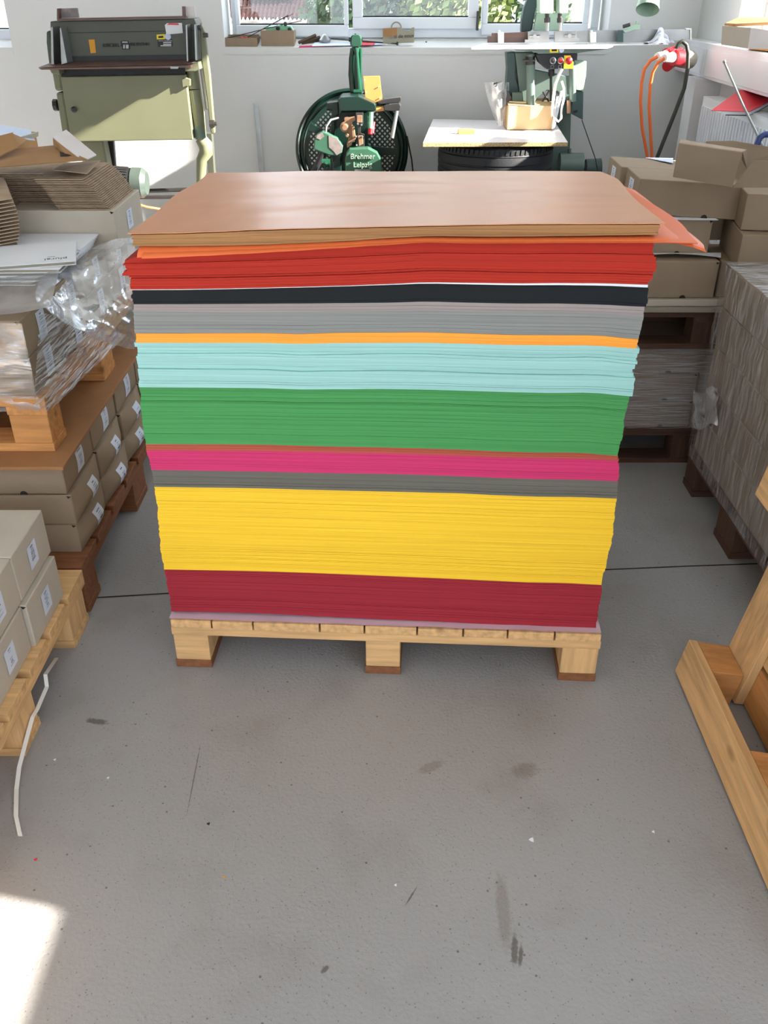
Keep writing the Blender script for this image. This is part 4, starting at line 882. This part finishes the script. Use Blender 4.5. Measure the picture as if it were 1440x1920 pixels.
# head
ws.part('machine_head', MB().trace([(640, 182), (672, 180), (704, 195), (706, 206), (700, 209), (640, 209), (636, 215), (634, 187)], YW-.22, .20), 'green_dark', bev=.006)
ws.part('head_side', MB().trace([(613, 193), (634, 190), (636, 214), (628, 222), (628, 262), (640, 280), (640, 330), (625, 330), (618, 262), (622, 208), (613, 205)], YW-.16, .1), 'green_dark', bev=.006)
ws.part('head_core', MB().trace([(628, 209), (700, 209), (700, 214), (690, 216), (690, 270), (700, 285), (700, 330), (630, 330), (628, 262)], YW-.08, .06), 'green_dark', bev=.004)
ws.part('motor_cap', MB().cyl(at_y(613, 199, YW-.10), at_y(630, 199, YW-.10), .022, 20), 'black', sm=40)
ws.part('wire_guide', MB().trace([(645, 222), (666, 218), (667, 226), (661, 229), (663, 240), (660, 272), (651, 278), (650, 270), (653, 262), (652, 238), (646, 232)], YW-.25, .05), 'bronze', bev=.003)
ws.part('wire_guide', MB().trace([(659, 234), (664, 236), (667, 260), (665, 266), (654, 269), (652, 265), (661, 260)], YW-.27, .02), 'bronze', bev=.002)
for i, (x, y, r_) in enumerate([(647, 238, .026), (652, 253, .013)]):
    ws.part('feed_knob', MB().lathe(at_y(x, y, YW-.25), (0, -1, 0), [(0, -.01), (r_, -.01), (r_, .004), (r_*.72, .006), (r_*.72, .014), (r_*.5, .016), (r_*.5, .03), (0, .03)], 28), 'bronze', sm=35)
ws.part('driver_bar', MB().trace([(667, 212), (681, 212), (681, 234), (676, 236), (676, 252), (683, 254), (683, 278), (667, 278), (667, 254), (671, 252), (671, 236), (666, 234)], YW-.25, .06), 'dark_steel', bev=.002)
ws.part('driver_bar', MB().trace([(669, 217), (679, 217), (679, 230), (669, 230)], YW-.27, .03).trace([(671, 255), (680, 254), (681, 270), (673, 274)], YW-.27, .03), 'bronze', bev=.002)
for x, y in ((671, 232), (678, 234), (668, 256), (680, 256), (669, 272)): ws.part('bolt', MB().cyl(at_y(x, y, YW-.285), at_y(x, y, YW-.25), .005, 10), 'steel')
ws.part('table_plate', MB().trace([(681, 143), (712, 142), (717, 186), (704, 192), (685, 186)], YW-.12, .004), 'copper_plate', bev=.001)
for x, y in ((683.5, 150), (710, 163), (686, 173), (712, 184)): ws.part('rivet', MB().cyl(at_y(x, y, YW-.125), at_y(x, y, YW-.12), .003, 8), 'white_plastic')
ws.part('feed_arm', MB().trace([(707, 192), (721, 186), (752, 182), (753, 188), (748, 193), (712, 196)], YW-.20, .04), 'dark_steel', bev=.004)
ws.part('feed_arm', MB().trace([(719, 199), (748, 195), (752, 197), (750, 207), (742, 209), (720, 208)], YW-.20, .04), 'dark_steel', bev=.004)
ws.part('brass_sleeve', MB().cyl(at_y(704, 205, YW-.18), at_y(720, 203, YW-.18), .013, 16), 'copper_plate', sm=50)
ws.part('handle_rod', MB().cyl(at_y(744, 208, YW-.19), at_y(735, 259, YW-.22), .011, 14), 'steel', sm=50)
ws.part('brush_handle', MB().cyl(at_y(696, 210, YW-.24), at_y(695, 242, YW-.25), .012, 14), 'mint', sm=50)
ws.part('brush_head', MB().tube([at_y(695, 242, YW-.25), at_y(694, 252, YW-.26)], [.015, .012], 14), 'red_plastic', sm=50)
ws.part('red_lever', MB().tube([at_y(701, 229, YW-.18), at_y(698, 250, YW-.2)], [.008, .010], 10), 'red_plastic', sm=50)
ws.part('saddle_cover', MB().trace([(594, 252), (605, 246), (614, 250), (632, 259), (643, 275), (641, 287), (632, 293), (618, 292), (588, 280), (589, 262)], YW-.30, .05), 'green_shield', bev=.006)
ws.part('worn_patch', MB().trace([(616, 254), (631, 259), (642, 275), (640, 286), (631, 291), (626, 284), (617, 276)], YW-.302, .004).trace([(594, 254), (604, 248), (608, 256), (600, 262), (593, 259)], YW-.302, .004), 'grey_paint_worn', label='worn grey bare patches on the green cover')
ws.part('bent_pipe', MB().tube([at_y(634, 221, YW-.2), at_y(620, 225, YW-.24), at_y(612, 237, YW-.28), at_y(610, 252, YW-.29)], .006, 8), 'steel', sm=60)
ws.part('lever_arm', MB().tube([at_y(606, 285, YW-.28), at_y(600, 300, YW-.28), at_y(585, 330, YW-.28)], .018, 12), 'black', sm=50)
ws.part('clamp_knob', MB().cyl(at_y(604, 305, YW-.33), at_y(619, 305, YW-.33), .020, 20).cyl(at_y(612, 305, YW-.36), at_y(612, 305, YW-.33), .008, 12), 'green_gloss', sm=40)
# name shield
shc = at_y(681, 304, YW-.32)
ws.part('name_shield', MB().trace([(655, 279), (690, 278), (707, 287), (714, 300), (717, 325), (712, 345), (655, 345), (648, 320), (647, 300), (649, 288)], YW-.32, .07), 'green_shield', bev=.005)
rt = ws.o; L_ = at_y(680, 293.5, YW-.325)
text('raised_lettering', 'Brehmer', Matrix.Translation(at_y(680, 293.5, YW-.321)) @ FACE_Y, .0365, 'green_pale', ws.o, ws.loc, .008)
text('raised_lettering', 'Leipzig', Matrix.Translation(at_y(680, 309, YW-.321)) @ FACE_Y, .0365, 'green_pale', ws.o, ws.loc, .008)
ws.part('type_plate', MB().trace([(665, 318), (694, 318), (694, 326), (665, 326)], YW-.325, .005), 'steel')
ws.part('drive_belt', MB().tube([at_y(763, 255, YW+.08), at_y(772, 300, YW+.08), at_y(780, 380, YW+.08)], .005, 6), 'black')

# ------------------------------------------------------------ board bending machine, left
YM = 4.90
bm = Th('bending_machine', 'olive green board machine with a dark hood and brown table, left rear', 'machine', (at_y(240, 300, YM).x, YM, 0))
bm.part('hood', MB().trace([(94, 46), (94, 40), (364, 35), (368, 45), (371, 112), (371, 116), (97, 121)], YM, .16), 'olive_dark', bev=.004)
bm.part('hood_seam', MB().trace([(97, 61.5), (365, 56.5), (365, 57.8), (97, 63)], YM-.002, .004).trace([(118, 106), (350, 102), (350, 112), (118, 116)], YM-.006, .006), 'black')
bm.part('top_bar', MB().trace([(107, 35), (348, 30), (348, 34), (107, 39)], YM-.02, .06).trace([(106.5, 16), (110, 16), (110, 37), (106.5, 37)], YM-.02, .04).trace([(341, 12), (345, 12), (346, 33), (342, 33)], YM-.02, .04), 'bakelite', bev=.001)
bm.part('corner_plate', MB().trace([(110, 16), (145, 15), (148, 33), (110, 34)], YM+.02, .012), 'grey_paint_worn', bev=.002)
bm.part('corner_plate', MB().trace([(345, 12), (365, 11), (367, 31), (357, 33), (346, 31)], YM+.02, .012), 'carton_white', bev=.002)
for pts, c in (([(95, 52), (99, 50), (101, 121), (96, 121)], 'steel'), ([(112, 53), (114, 52), (126, 118), (115, 121)], 'steel'), ([(348, 47), (351, 46), (353, 115), (350, 115)], 'steel'), ([(364, 46), (367, 46), (370, 113), (366, 113)], 'steel')):
    bm.part('side_guide', MB().trace(pts, YM-.10, .10), c, bev=.001)
bm.part('table_plate', MB().prism([at_y(72, 127, YM-.16), at_y(352, 121, YM-.16), at_y(373, 112, YM-.02), at_y(98, 117, YM-.02)], (0, 0, .002)).prism([at_y(72, 128, YM-.16), at_y(358, 122, YM-.16), at_y(358, 127, YM-.16), at_y(78, 131, YM-.16)], (0, .13, 0)), 'bakelite', bev=.001)
bm.part('table_bracket', MB().trace([(92, 129), (110, 129), (112, 140), (97, 138)], YM-.10, .1).trace([(347, 124), (372, 116), (375, 130), (366, 134), (347, 134)], YM-.10, .1), 'olive', bev=.003)
bm.part('slot_bracket', MB().trace([(319, 125), (335, 125), (333, 129), (320, 129)], YM-.165, .01), 'steel')
bm.part('dark_gap', MB().trace([(112, 130), (348, 127), (348, 141), (114, 144)], YM-.01, .04), 'black')
bm.part('door_panel', MB().trace([(113, 144), (348, 140), (362, 262), (133, 266)], YM-.045, .10), 'olive', bev=.004)
bm.part('door_knob', MB().lathe(at_y(142, 204, YM-.045), (0, -1, 0), [(.006, 0), (.006, .02), (.014, .022), (.015, .032), (.006, .040), (0, .04)], 8), 'black')
bm.part('left_column', MB().trace([(96, 130), (114, 131), (118, 170), (103, 171)], YM-.02, .10).trace([(104, 173), (119, 173), (134, 265), (118, 262)], YM-.02, .10), 'olive', bev=.012)
def colz(pts, r0): return MB().tube([at_y(x, y, YM+.02) for x, y in pts], r0, 20)
bm.part('right_column', colz([(360, 128), (364, 166)], [.030, .034]), 'olive', sm=50)
bm.part('right_column', colz([(364, 168), (370, 205), (377, 258)], [.035, .035, .028]), 'olive', sm=50)
bm.part('column_clamp', colz([(373, 236), (377, 260)], [.032, .030]), 'green_grey', sm=50)
bm.part('latch', MB().trace([(341, 148), (349, 147), (351, 160), (343, 164)], YM-.06, .015).trace([(349, 147), (356, 149), (356, 161), (350, 162)], YM-.06, .03), 'olive', bev=.001)
bm.part('right_leg', MB().tube([at_y(x, y, YM+.02) for x, y in [(375, 258), (385, 272), (386, 286), (378, 300), (377, 330), (377, 560)]], [.030, .038, .036, .028, .026, .028], 18), 'olive', sm=60)
bm.part('rear_frame', MB().trace([(385, 250), (397, 250), (403, 340), (412, 560), (396, 560), (392, 340)], YM+.12, .05), 'olive_dark', bev=.003)
bm.part('crank_arm', MB().trace([(374, 50), (378, 46), (384, 60), (388, 95), (394, 140), (398, 190), (402, 236), (403, 250), (396, 252), (393, 240), (388, 190), (381, 140), (376, 100)], YM-.03, .03), 'olive', bev=.006)
bm.part('crank_arm', MB().trace([(371, 50), (375, 50), (378, 100), (384, 150), (390, 205), (385, 206), (376, 140), (372, 95)], YM+.01, .03), 'olive_dark', bev=.004)
for x, y, r_ in ((398, 232, .018), (402, 232, .010), (386, 66, .010), (373, 52, .012)): bm.part('pivot_bolt', MB().cyl(at_y(x-5, y, YM-.04), at_y(x+4, y, YM-.04), r_, 14), 'dark_steel', sm=40)
bm.part('left_lever', MB().trace([(87, 60), (92, 57), (95, 70), (100, 121), (92, 121), (87, 80)], YM+.05, .03), 'olive_dark', bev=.004)
bm.part('left_knob', MB().cyl(at_y(101, 197, YM), at_y(108, 197, YM), .028, 8), 'black')
bm.part('left_leg', MB().trace([(150, 262), (192, 262), (205, 330), (230, 560), (180, 560)], YM+.02, .10), 'olive', bev=.01)
bm.part('cast_foot', MB().trace([(186, 264), (212, 264), (217, 330), (224, 560), (212, 560), (200, 330)], YM+.14, .04), 'black', bev=.004)
bm.part('cross_rod', MB().cyl(at_y(270, 358, YM+.1), at_y(420, 353, YM+.1), .011, 14).cyl(at_y(262, 370, YM), at_y(420, 368, YM), .010, 14), 'dark_steel', sm=50)
mo = bm.part('motor_body', MB().cyl(at_y(212, 340, YM-.12), at_y(250, 342, YM-.12), .070, 28), 'black', sm=40)
fn = MB()
for k in range(14):
    a = pi*k/14-pi*.4; p = at_y(216, 340, YM-.12); e = at_y(244, 342, YM-.12); o_ = Vector((0, -cos(a)*.072, sin(a)*.072)); fn.tube([p+o_, e+o_], .004, 4)
bm.part('cooling_fins', fn, 'dark_steel', parent=mo)
bm.part('motor_cap', MB().tube([at_y(249, 342, YM-.12), at_y(268, 343, YM-.12), at_y(276, 343.5, YM-.12)], [.074, .074, .055], 28), 'motor_grey', parent=mo, sm=40)
bm.part('red_cable', MB().tube([at_y(262, 384, YM-.1), at_y(275, 388, YM-.05), at_y(300, 392, YM)], .006, 8), 'orange_cable', sm=60)
def on_hood(name, pts, c, d=.002): return bm.part(name, MB().trace(pts, YM-d, d), c)
on_hood('warning_tape', [(166, 74.5), (177, 74), (180, 99), (170, 100)], 'orange_tape')
on_hood('yellow_tag', [(293.5, 65), (309, 64), (310, 73.5), (294, 74)], 'yellow_tag')
bm.part('tag_print', MB().trace([(297, 67.5), (306, 67), (306, 71), (297, 71.5)], YM-.003, .001), 'black')
bm.part('round_sticker', MB().lathe(at_y(315, 68.5, YM), (0, -1, 0), [(.0145, 0), (.0145, .003), (0, .003)], 24), 'blue_paper')
tp = on_hood('type_plate', [(295, 74), (323, 73), (324, 87), (296, 88)], 'black')
for y in (80, 83.5, 86): bm.part('plate_field', MB().trace([(306 if y < 86 else 301, y-1), (321, y-1.2), (321, y+.6), (306 if y < 86 else 301, y+.8)], YM-.0035, .001), 'steel', parent=tp)
text('plate_text', 'E.BICKEL HEILBRONN', Matrix.Translation(at_y(309.5, 76.6, YM-.0035)) @ FACE_Y, .007, 'steel', bm.o, bm.loc, .0005)
bm.part('paper_note', MB().trace([(309, 47), (313, 43.5), (341, 43), (343, 62), (312, 65)], YM-.006, .0015), 'white_paper')
bm.part('note_print', MB().trace([(312, 46.5), (317, 43.5), (334, 43.5), (336, 47)], YM-.0075, .001), 'red_folder')
Yt = YM-.003
text('raised_lettering', 'E.BICKEL', Matrix.Translation(at_y(208.5, 85, Yt)) @ Matrix.Rotation(R(-1), 4, 'Y') @ FACE_Y, .0215, 'black', bm.o, bm.loc, .003)
text('raised_lettering', 'HEILBRONN', Matrix.Translation(at_y(260.5, 83, Yt)) @ Matrix.Rotation(R(-1), 4, 'Y') @ FACE_Y, .0185, 'black', bm.o, bm.loc, .003)
em = bm.part('emblem', MB().trace([(226.5, 76.5), (240.5, 76.5), (240.5, 81), (243.5, 81), (243.5, 92.5), (229, 92.5), (229, 87), (226.5, 87)], YM-.004, .004), 'black', bev=.001)
bm.part('emblem_relief', MB().trace([(229, 78), (239, 78), (239, 80), (229, 80)], YM-.006, .002).trace([(231, 84), (234, 84), (234, 91), (231, 91)], YM-.006, .002).trace([(236, 84), (241, 84), (241, 91), (236, 91)], YM-.006, .002), 'steel', parent=em)

# ------------------------------------------------------------ paper drill, right
YD = 5.22
dm = Th('drilling_machine', 'grey green twin spindle paper drilling machine in front of the window', 'machine', (at_y(1035, 200, YD).x, YD, 0))
dm.part('work_table', MB().prism([at_y(884, 89.5, YD-.10), at_y(1138, 88.5, YD-.10), at_y(1165, 79.5, YD+.20), at_y(905, 81, YD+.20)], (0, 0, -.008)), 'melamine', bev=.001)
dm.part('side_table', MB().prism([at_y(1100, 84.5, YD+.02), at_y(1262, 82, YD+.02), at_y(1262, 79, YD+.14), at_y(1110, 80, YD+.14)], (0, 0, -.004)), 'melamine')
dm.part('table_casting', MB().trace([(965, 90), (1140, 89), (1141, 92), (1100, 97), (1080, 100), (1010, 101), (1002, 97), (968, 95)], YD-.08, .22), 'green_grey', bev=.003)
f_ = YD+.15
dm.part('fence_rail', MB().trace([(914, 68), (922, 68), (922, 62), (932, 62), (990, 60), (990, 80), (914, 80)], f_, .012), 'bakelite')
dm.part('fence_rail', MB().trace([(1080, 58), (1160, 56), (1230, 55), (1294, 54.5), (1295, 74), (1230, 78), (1080, 79)], f_, .012), 'steel')
dm.part('fence_cap', MB().trace([(1286, 52.5), (1297, 53), (1297, 74), (1294, 75), (1294, 56), (1286, 56)], f_-.01, .03), 'white_plastic', bev=.001)
for x in (940, 1113): dm.part('fence_stop', MB().trace([(x-6, 61), (x+5, 60), (x+5, 80), (x-6, 81)], f_-.03, .03).trace([(x-5, 57), (x-1, 57), (x-1, 62), (x-5, 62)], f_-.03, .03), 'white_plastic', bev=.002)
dm.part('fence_plate', MB().trace([(984, 74), (990, 74), (990, 60), (1029, 59), (1030, 79), (984, 80)], f_-.04, .02).trace([(1040, 59), (1081, 57), (1082, 70), (1087, 72), (1087, 79), (1040, 79)], f_-.04, .02), 'steel', bev=.001)
for x0, x1, y in ((993, 1012, 68), (1058, 1078, 67)): dm.part('clamp_screw', MB().cyl(at_y(x0, y, f_-.05), at_y(x1, y, f_-.05), .006, 10).cyl(at_y((x0+x1)/2, y, f_-.07), at_y((x0+x1)/2, y, f_-.03), .010, 12), 'steel', sm=40)
dm.part('swing_stop', MB().trace([(1158, 57), (1169, 57), (1169, 79), (1157, 79)], f_-.06, .03), 'teal_dark', bev=.002)
dm.part('swing_arm', MB().trace([(1168, 58), (1186, 49), (1190, 46), (1201, 46), (1200, 56), (1190, 56), (1172, 62)], f_-.05, .03).cyl(at_y(1194, 39, f_-.04), at_y(1194, 46, f_-.04), .006, 10), 'green_pale', bev=.002)
dm.part('thumb_screw', MB().cyl(at_y(1168, 50, f_-.05), at_y(1181, 46, f_-.05), .009, 10), 'dark_steel', sm=40)
dm.part('upper_frame', MB().trace([(977, 62), (978, 35), (982, 14), (992, -10), (1012, -40), (1060, -40), (1060, -5), (1012, -2), (1004, 22), (998, 58)], YD+.24, .06), 'teal_dark', bev=.01)
dm.part('rear_casting', MB().trace([(1008, 24), (1058, 24), (1062, 0), (1066, 24), (1050, 58), (1000, 58)], YD+.18, .05), 'green_pale', bev=.006)
for x0, x1 in ((1011, 1038), (1048, 1066)):
    dm.part('drill_head', MB().trace([(x0, -60), (x1, -60), (x1, 22), (x1-3, 25.5), (x0+3, 25.5), (x0, 22)], YD+.03, .09), 'green_pale', bev=.004)
for x in (1026, 1050):
    sp = dm.part('spindle', MB().tube([at_y(x-.5, 25, YD+.07), at_y(x-.5, 40, YD+.07)], .011, 16).tube([at_y(x, 33, YD+.07), at_y(x, 42, YD+.07)], .016, 16), 'dark_steel', sm=40)
    dm.part('hollow_drill', MB().tube([at_y(x, 40, YD+.07), at_y(x, 58, YD+.07)], [.011, .008], 14), 'steel', parent=sp, sm=40)
dm.part('yellow_tag', MB().trace([(1031, 89), (1047, 89), (1047, 98.5), (1031, 98.5)], YD-.083, .002), 'yellow_tag')
dm.part('tag_print', MB().trace([(1034.5, 91), (1044, 91), (1044, 96), (1034.5, 96)], YD-.0845, .001), 'black')
dm.part('round_sticker', MB().lathe(at_y(1053, 93.5, YD-.08), (0, -1, 0), [(.013, 0), (.013, .003), (0, .003)], 24), 'blue_paper')
cb_ = dm.part('control_box', MB().trace([(1005, 101), (1083, 100), (1082, 112), (1074, 116), (1074, 128), (1026, 130), (1012, 118)], YD-.07, .10), 'black', bev=.003)
for x, c in ((1036.5, 'black'), (1051, 'red_plastic')):
    dm.part('push_button', MB().lathe(at_y(x, 113.5, YD-.07), (0, -1, 0), [(0, 0), (.011, 0), (.011, .012), (0, .014)], 20), c, parent=cb_, sm=40)
    dm.part('button_ring', MB().lathe(at_y(x, 113.5, YD-.07), (0, -1, 0), [(.012, 0), (.012, .010), (.0165, .008), (.0165, 0)], 24), 'steel', parent=cb_, sm=40)
    z_ = at_y(x-1, 125.5, YD-.072); b = MB()
    for s in (-1, 1): b.box(z_.x-.0085, z_.x+.0085, z_.y, z_.y+.002, z_.z+s*.0075-.001, z_.z+s*.0075+.001).box(z_.x+s*.0075-.001, z_.x+s*.0075+.001, z_.y, z_.y+.002, z_.z-.0085, z_.z+.0085)
    dm.part('button_legend', b, 'steel', parent=cb_)
es = dm.part('emergency_plate', MB().trace([(1058, 104), (1070, 104), (1075, 117), (1075, 129), (1057, 129)], YD-.075, .01), 'yellow_tag', bev=.001)
dm.part('emergency_button', MB().lathe(at_y(1065.5, 113.5, YD-.075), (0, -1, 0), [(.008, 0), (.008, .012), (.017, .014), (.018, .022), (.012, .028), (0, .03)], 24), 'red_plastic', parent=es, sm=40)
dm.part('clamp_collar', MB().cyl(at_y(994, 106, YD-.03), at_y(994, 121, YD-.03), .026, 24).cyl(at_y(980, 113, YD-.05), at_y(1004, 113, YD-.05), .006, 10), 'dark_steel', sm=40)
dm.part('guide_column', MB().cyl(at_y(995, 101, YD-.03), at_y(995, 200, YD-.03), .023, 24), 'green_grey', sm=40)
dm.part('guide_column', MB().cyl(at_y(1073, 118, YD-.03), at_y(1074, 190, YD-.03), .018, 24), 'green_grey', sm=40)
dm.part('column_end', MB().cyl(at_y(1066.5, 188, YD-.04), at_y(1066.5, 212, YD-.04), .011, 16), 'bronze', sm=40)
dm.part('left_casting', MB().trace([(950, 98), (966, 97), (968, 120), (967, 145), (974, 168), (972, 180), (958, 184), (948, 178), (950, 160), (952, 128)], YD+.06, .10), 'teal_dark', bev=.006)
dm.part('body_casting', MB().trace([(966, 98), (1002, 98), (1003, 130), (1063, 142), (1076, 142), (1076, 180), (1060, 190), (1045, 172), (1024, 170), (1006, 184), (1000, 200), (975, 190), (972, 150)], YD+.05, .12), 'green_grey', bev=.005)
dm.part('foot_block', MB().trace([(960, 173), (980, 173), (982, 192), (960, 192)], YD+.02, .06), 'green_grey', bev=.003)
dm.part('spindle_drive', MB().cyl(at_y(1034, 130, YD+.0), at_y(1034, 142, YD), .016, 16).cyl(at_y(1033, 140, YD), at_y(1033, 190, YD), .007, 12), 'black', sm=40)
dm.part('linkage', MB().cyl(at_y(1018, 172, YD+.02), at_y(1030, 192, YD+.02), .005, 8).cyl(at_y(1030, 170, YD+.02), at_y(1016, 192, YD+.02), .005, 8), 'dark_steel')
dm.part('switch_cabinet', MB().trace([(1078, 112), (1100, 115), (1099, 140), (1093, 171), (1080, 169), (1078, 140)], YD+.04, .12), 'green_pale', bev=.003)
dm.part('lower_cover', MB().trace([(1078, 169), (1094, 172), (1093, 225), (1072, 214), (1072, 200)], YD+.05, .10), 'teal_dark', bev=.003)
dm.part('wing_bolt', MB().cyl(at_y(1075, 210, YD+.03), at_y(1083, 208, YD+.03), .006, 8), 'black')
dm.part('stand_column', MB().trace([(1042, 185), (1072, 185), (1067, 330), (1072, 560), (1020, 560), (1030, 330), (1030, 280)], YD+.22, .12), 'green_grey', bev=.005)
dm.part('outlet_plate', MB().trace([(1029, 276), (1037, 276), (1037, 290), (1029, 290)], YD+.20, .02), 'black')
dm.part('waste_bag', MB().grid(lambda u, v: at_y(908+46*u+(1-v)*8*(.5-u)*0-14*(1-v)*(1-u)*-1+6*sin(v*3)*(u-.5)+(18*(1-v)*(.6-u)), 236-82*v, YD+.02-.05*sin(u*pi)+.012*noise.noise(Vector((u*6, v*4, 0)))), 24, 24), film('bag_film', .25, .5, .35, 8, bump=.6, tint=(.9, .88, .78)), sm=180)
dm.part('waste_chute', MB().trace([(938, 178), (950, 168), (960, 184), (940, 208), (932, 196)], YD, .08), 'dark_steel', bev=.003)
dm.part('bag_clip', MB().tube([at_y(926, 157, YD-.05), at_y(933, 155, YD-.06), at_y(941, 152, YD-.05)], .004, 8).lathe(at_y(929, 159, YD-.06), (0, 1, 0), [(.008, 0), (.010, .002), (.008, .004), (.006, .002), (.008, 0)], 14), 'black')
dm.part('air_hose', MB().tube([at_y(x, y, YD-.10) for x, y in [(1054, 129), (1048, 140), (1041, 158), (1038, 178), (1036, 200), (1036, 218)]], .008, 10).tube([at_y(x, y, YD-.08) for x, y in [(1053, 152), (1057, 165), (1057, 185), (1053, 205), (1052, 222), (1047, 228), (1040, 222)]], .006, 10), 'white_plastic', sm=60)
dm.part('electric_motor', MB().cyl(at_y(1048, 308, YD+.1), at_y(1092, 308, YD+.1), .060, 28).cyl(at_y(1068, 279, YD+.1), at_y(1068, 290, YD+.1), .010, 10), 'green_grey', sm=40)
dm.part('electric_motor', MB().cyl(at_y(1098, 316, YD+.1), at_y(1126, 314, YD+.1), .050, 24), 'teal_dark', sm=40)
dm.part('pull_wire', MB().tube([at_y(1091, 225, YD+.05), at_y(1117, 300, YD+.05), at_y(1124, 340, YD+.05)], .0025, 6), 'black')
def bagf(u, v):
    x = 1207+66*u; k = math.exp(-((u-.48)/.16)**2)*24+8*sin(u*pi); a = at_y(x, 81+3*u-k*v, YD+.02+.09*v)
    return a+Vector((0, -.02, .006))*noise.noise(Vector((u*7, v*6, 0)))*2
one('plastic_bag', MB().grid(bagf, 40, 12), 'white_paper', 'crumpled white plastic bag lying at the drill fence', 'bag', sm=30)

# ------------------------------------------------------------ outside the window
ho = Th('house', 'neighbouring house with red tiled roof and solar panels outside the window', 'house', (-3.2, 20, -3.0))
YH = 18.0
e0, e1 = at_y(300, 46, YH), at_y(572, 46, YH); r0 = at_y(300, -120, YH+3.5); r1 = at_y(615, -120, YH+3.5)
def rf(u, v):
    a = e0.lerp(e1, u); c = r0.lerp(r1, u); p = a.lerp(c, v)
    return p+Vector((0, -.0, .05*abs(sin(u*pi*34))+.07*(1-(v*22) % 1)))
ho.part('tiled_roof', MB().grid(rf, 272, 132), 'roof')
ho.part('gutter', MB().cyl(e0+Vector((0, -.1, -.05)), e1+Vector((0, -.1, -.05)), .07, 10), 'white_frame')
pn = []
for i in range(4):
    a = at_y(460+22*i, 16, YH+.55); c = at_y(460+22*i+21, 16, YH+.55)
    dv_ = (r0-e0).normalized()*2.2+Vector((.35, 0, 0)); ho.part('solar_panel', MB().prism([a+Vector((0, -.1, .16)), c+Vector((0, -.1, .16)), c+dv_+Vector((0, -.1, .16)), a+dv_+Vector((0, -.1, .16))], (0, .05, .05)), 'solar')
ho.part('gable_wall', MB().prism([at_y(572, 52, YH), at_y(616, 48, YH+1.5), at_y(600, -10, YH+2.5), at_y(592, -10, YH+1)], (0, .3, 0)), 'plaster')
ho.part('house_wall', MB().prism([e0+Vector((0, .25, -.05)), e1+Vector((0, .25, -.05)), Vector((e1.x, YH+.25, -3)), Vector((e0.x, YH+.25, -3))], (0, 5, 0)), 'plaster')
ho.part('window', MB().trace([(589, 24), (593, 24), (593, 40), (589, 40)], YH+.6, .05), 'plaster_pink')
h2 = Th('house', 'pale rendered house seen at the far right of the window', 'house', (6, 22, -3.0))
q = at_y(1074, 60, 20); q2 = at_y(1200, 60, 20)
h2.part('house_wall', MB().box(q.x, q2.x, 20, 25, -3, 4), 'plaster_pink'); h2.part('corner_pilaster', MB().box(q.x-.2, q.x, 19.9, 25, -3, 4), 'plaster')
h2.part('roof', MB().prism([(q.x-.5, 19.6, 4), (q2.x, 19.6, 4), (q2.x, 22.5, 6), (q.x-.5, 22.5, 6)], (0, 0, .15)), 'roof')
one('lawn', MB().box(-40, 40, 6.2, 60, -3.1, -3.0), 'ground', 'lawn outside below the window', 'ground', kind='structure')
def tree(label, px, y, z, rad, hz, m, seed, n=6000):
    rnd = random.Random(seed); c = at_y(px, 20, y); c.z = z
    t = Th('tree', label, 'tree', (c.x, y, -3.0), 0, 'trees outside the window')
    b = MB()
    for i in range(n):
        while True:
            v = Vector((rnd.uniform(-1, 1), rnd.uniform(-1, 1), rnd.uniform(-1, 1)))
            if .45 < v.length < 1: break
        k = 1+.22*noise.noise(v*3+Vector((seed, 0, 0))); p = c+Vector((v.x*rad*k, v.y*rad*k, v.z*hz*k)); s = rnd.uniform(.045, .10)
        a = Vector((rnd.uniform(-1, 1), rnd.uniform(-1, 1), rnd.uniform(-1, 1))).normalized(); u = a.orthogonal().normalized()
        w = a.cross(u); b.add([p-u*s, p+w*s*.6, p+u*s, p-w*s*.6], [(0, 1, 2, 3)])
    t.part('crown', b, m)
    t.part('trunk', MB().tube([(c.x, y, -3), (c.x+.1, y, z)], [.22, .1], 10), 'bark')
tree('dark green tree, left of the open window sash', 625, 24, 1.8, 2.0, 3.2, 'leaf_dark', 1)
tree('mid green tree behind the middle window pane', 705, 17, 1.2, 1.3, 2.6, 'leaf', 2)
tree('dark bushy tree behind the middle window pane', 770, 19, 1.4, 1.5, 2.8, 'leaf_dark', 3)
tree('bright yellow green tree at the right of the middle pane', 850, 16, 1.2, .9, 2.4, 'leaf_yellow', 4)
tree('green tree behind the right window pane', 940, 18, 1.4, 1.2, 2.6, 'leaf', 5)
# chips on the floor
for i, (x, y, c, s) in enumerate([(997, 1575, 'white_paper', .006), (742, 1660, 'white_paper', .003), (103, 1425, 'white_paper', .0035), (203, 1459, 'white_paper', .0035), (67, 1612, 'red_folder', .004), (420, 1645, 'copper_plate', .004), (1225, 1560, 'white_paper', .0035), (391, 1545, 'black', .004)]):
    p = at_z(x, y, 0); n_ = 6; b = MB()
    b.prism([p+Vector((cos(2*pi*k/n_)*s*(1 if k % 2 else .55), sin(2*pi*k/n_)*s*(1 if k % 2 else .7), .0004)) for k in range(n_)], (0, 0, .001))
    one('floor_chip', b, c, ['star shaped white paper scrap on the bare floor, right of centre', 'tiny white crumb on the floor near the middle', 'tiny white crumb on the floor left, the one nearer the strap', 'tiny white crumb on the floor left, below the dark scuff', 'tiny red crumb on the floor at the lower left', 'tiny orange crumb on the floor, lower left of centre', 'tiny white crumb on the floor near the leaning pallet', 'tiny black crumb on the floor left of centre'][i], 'crumb')
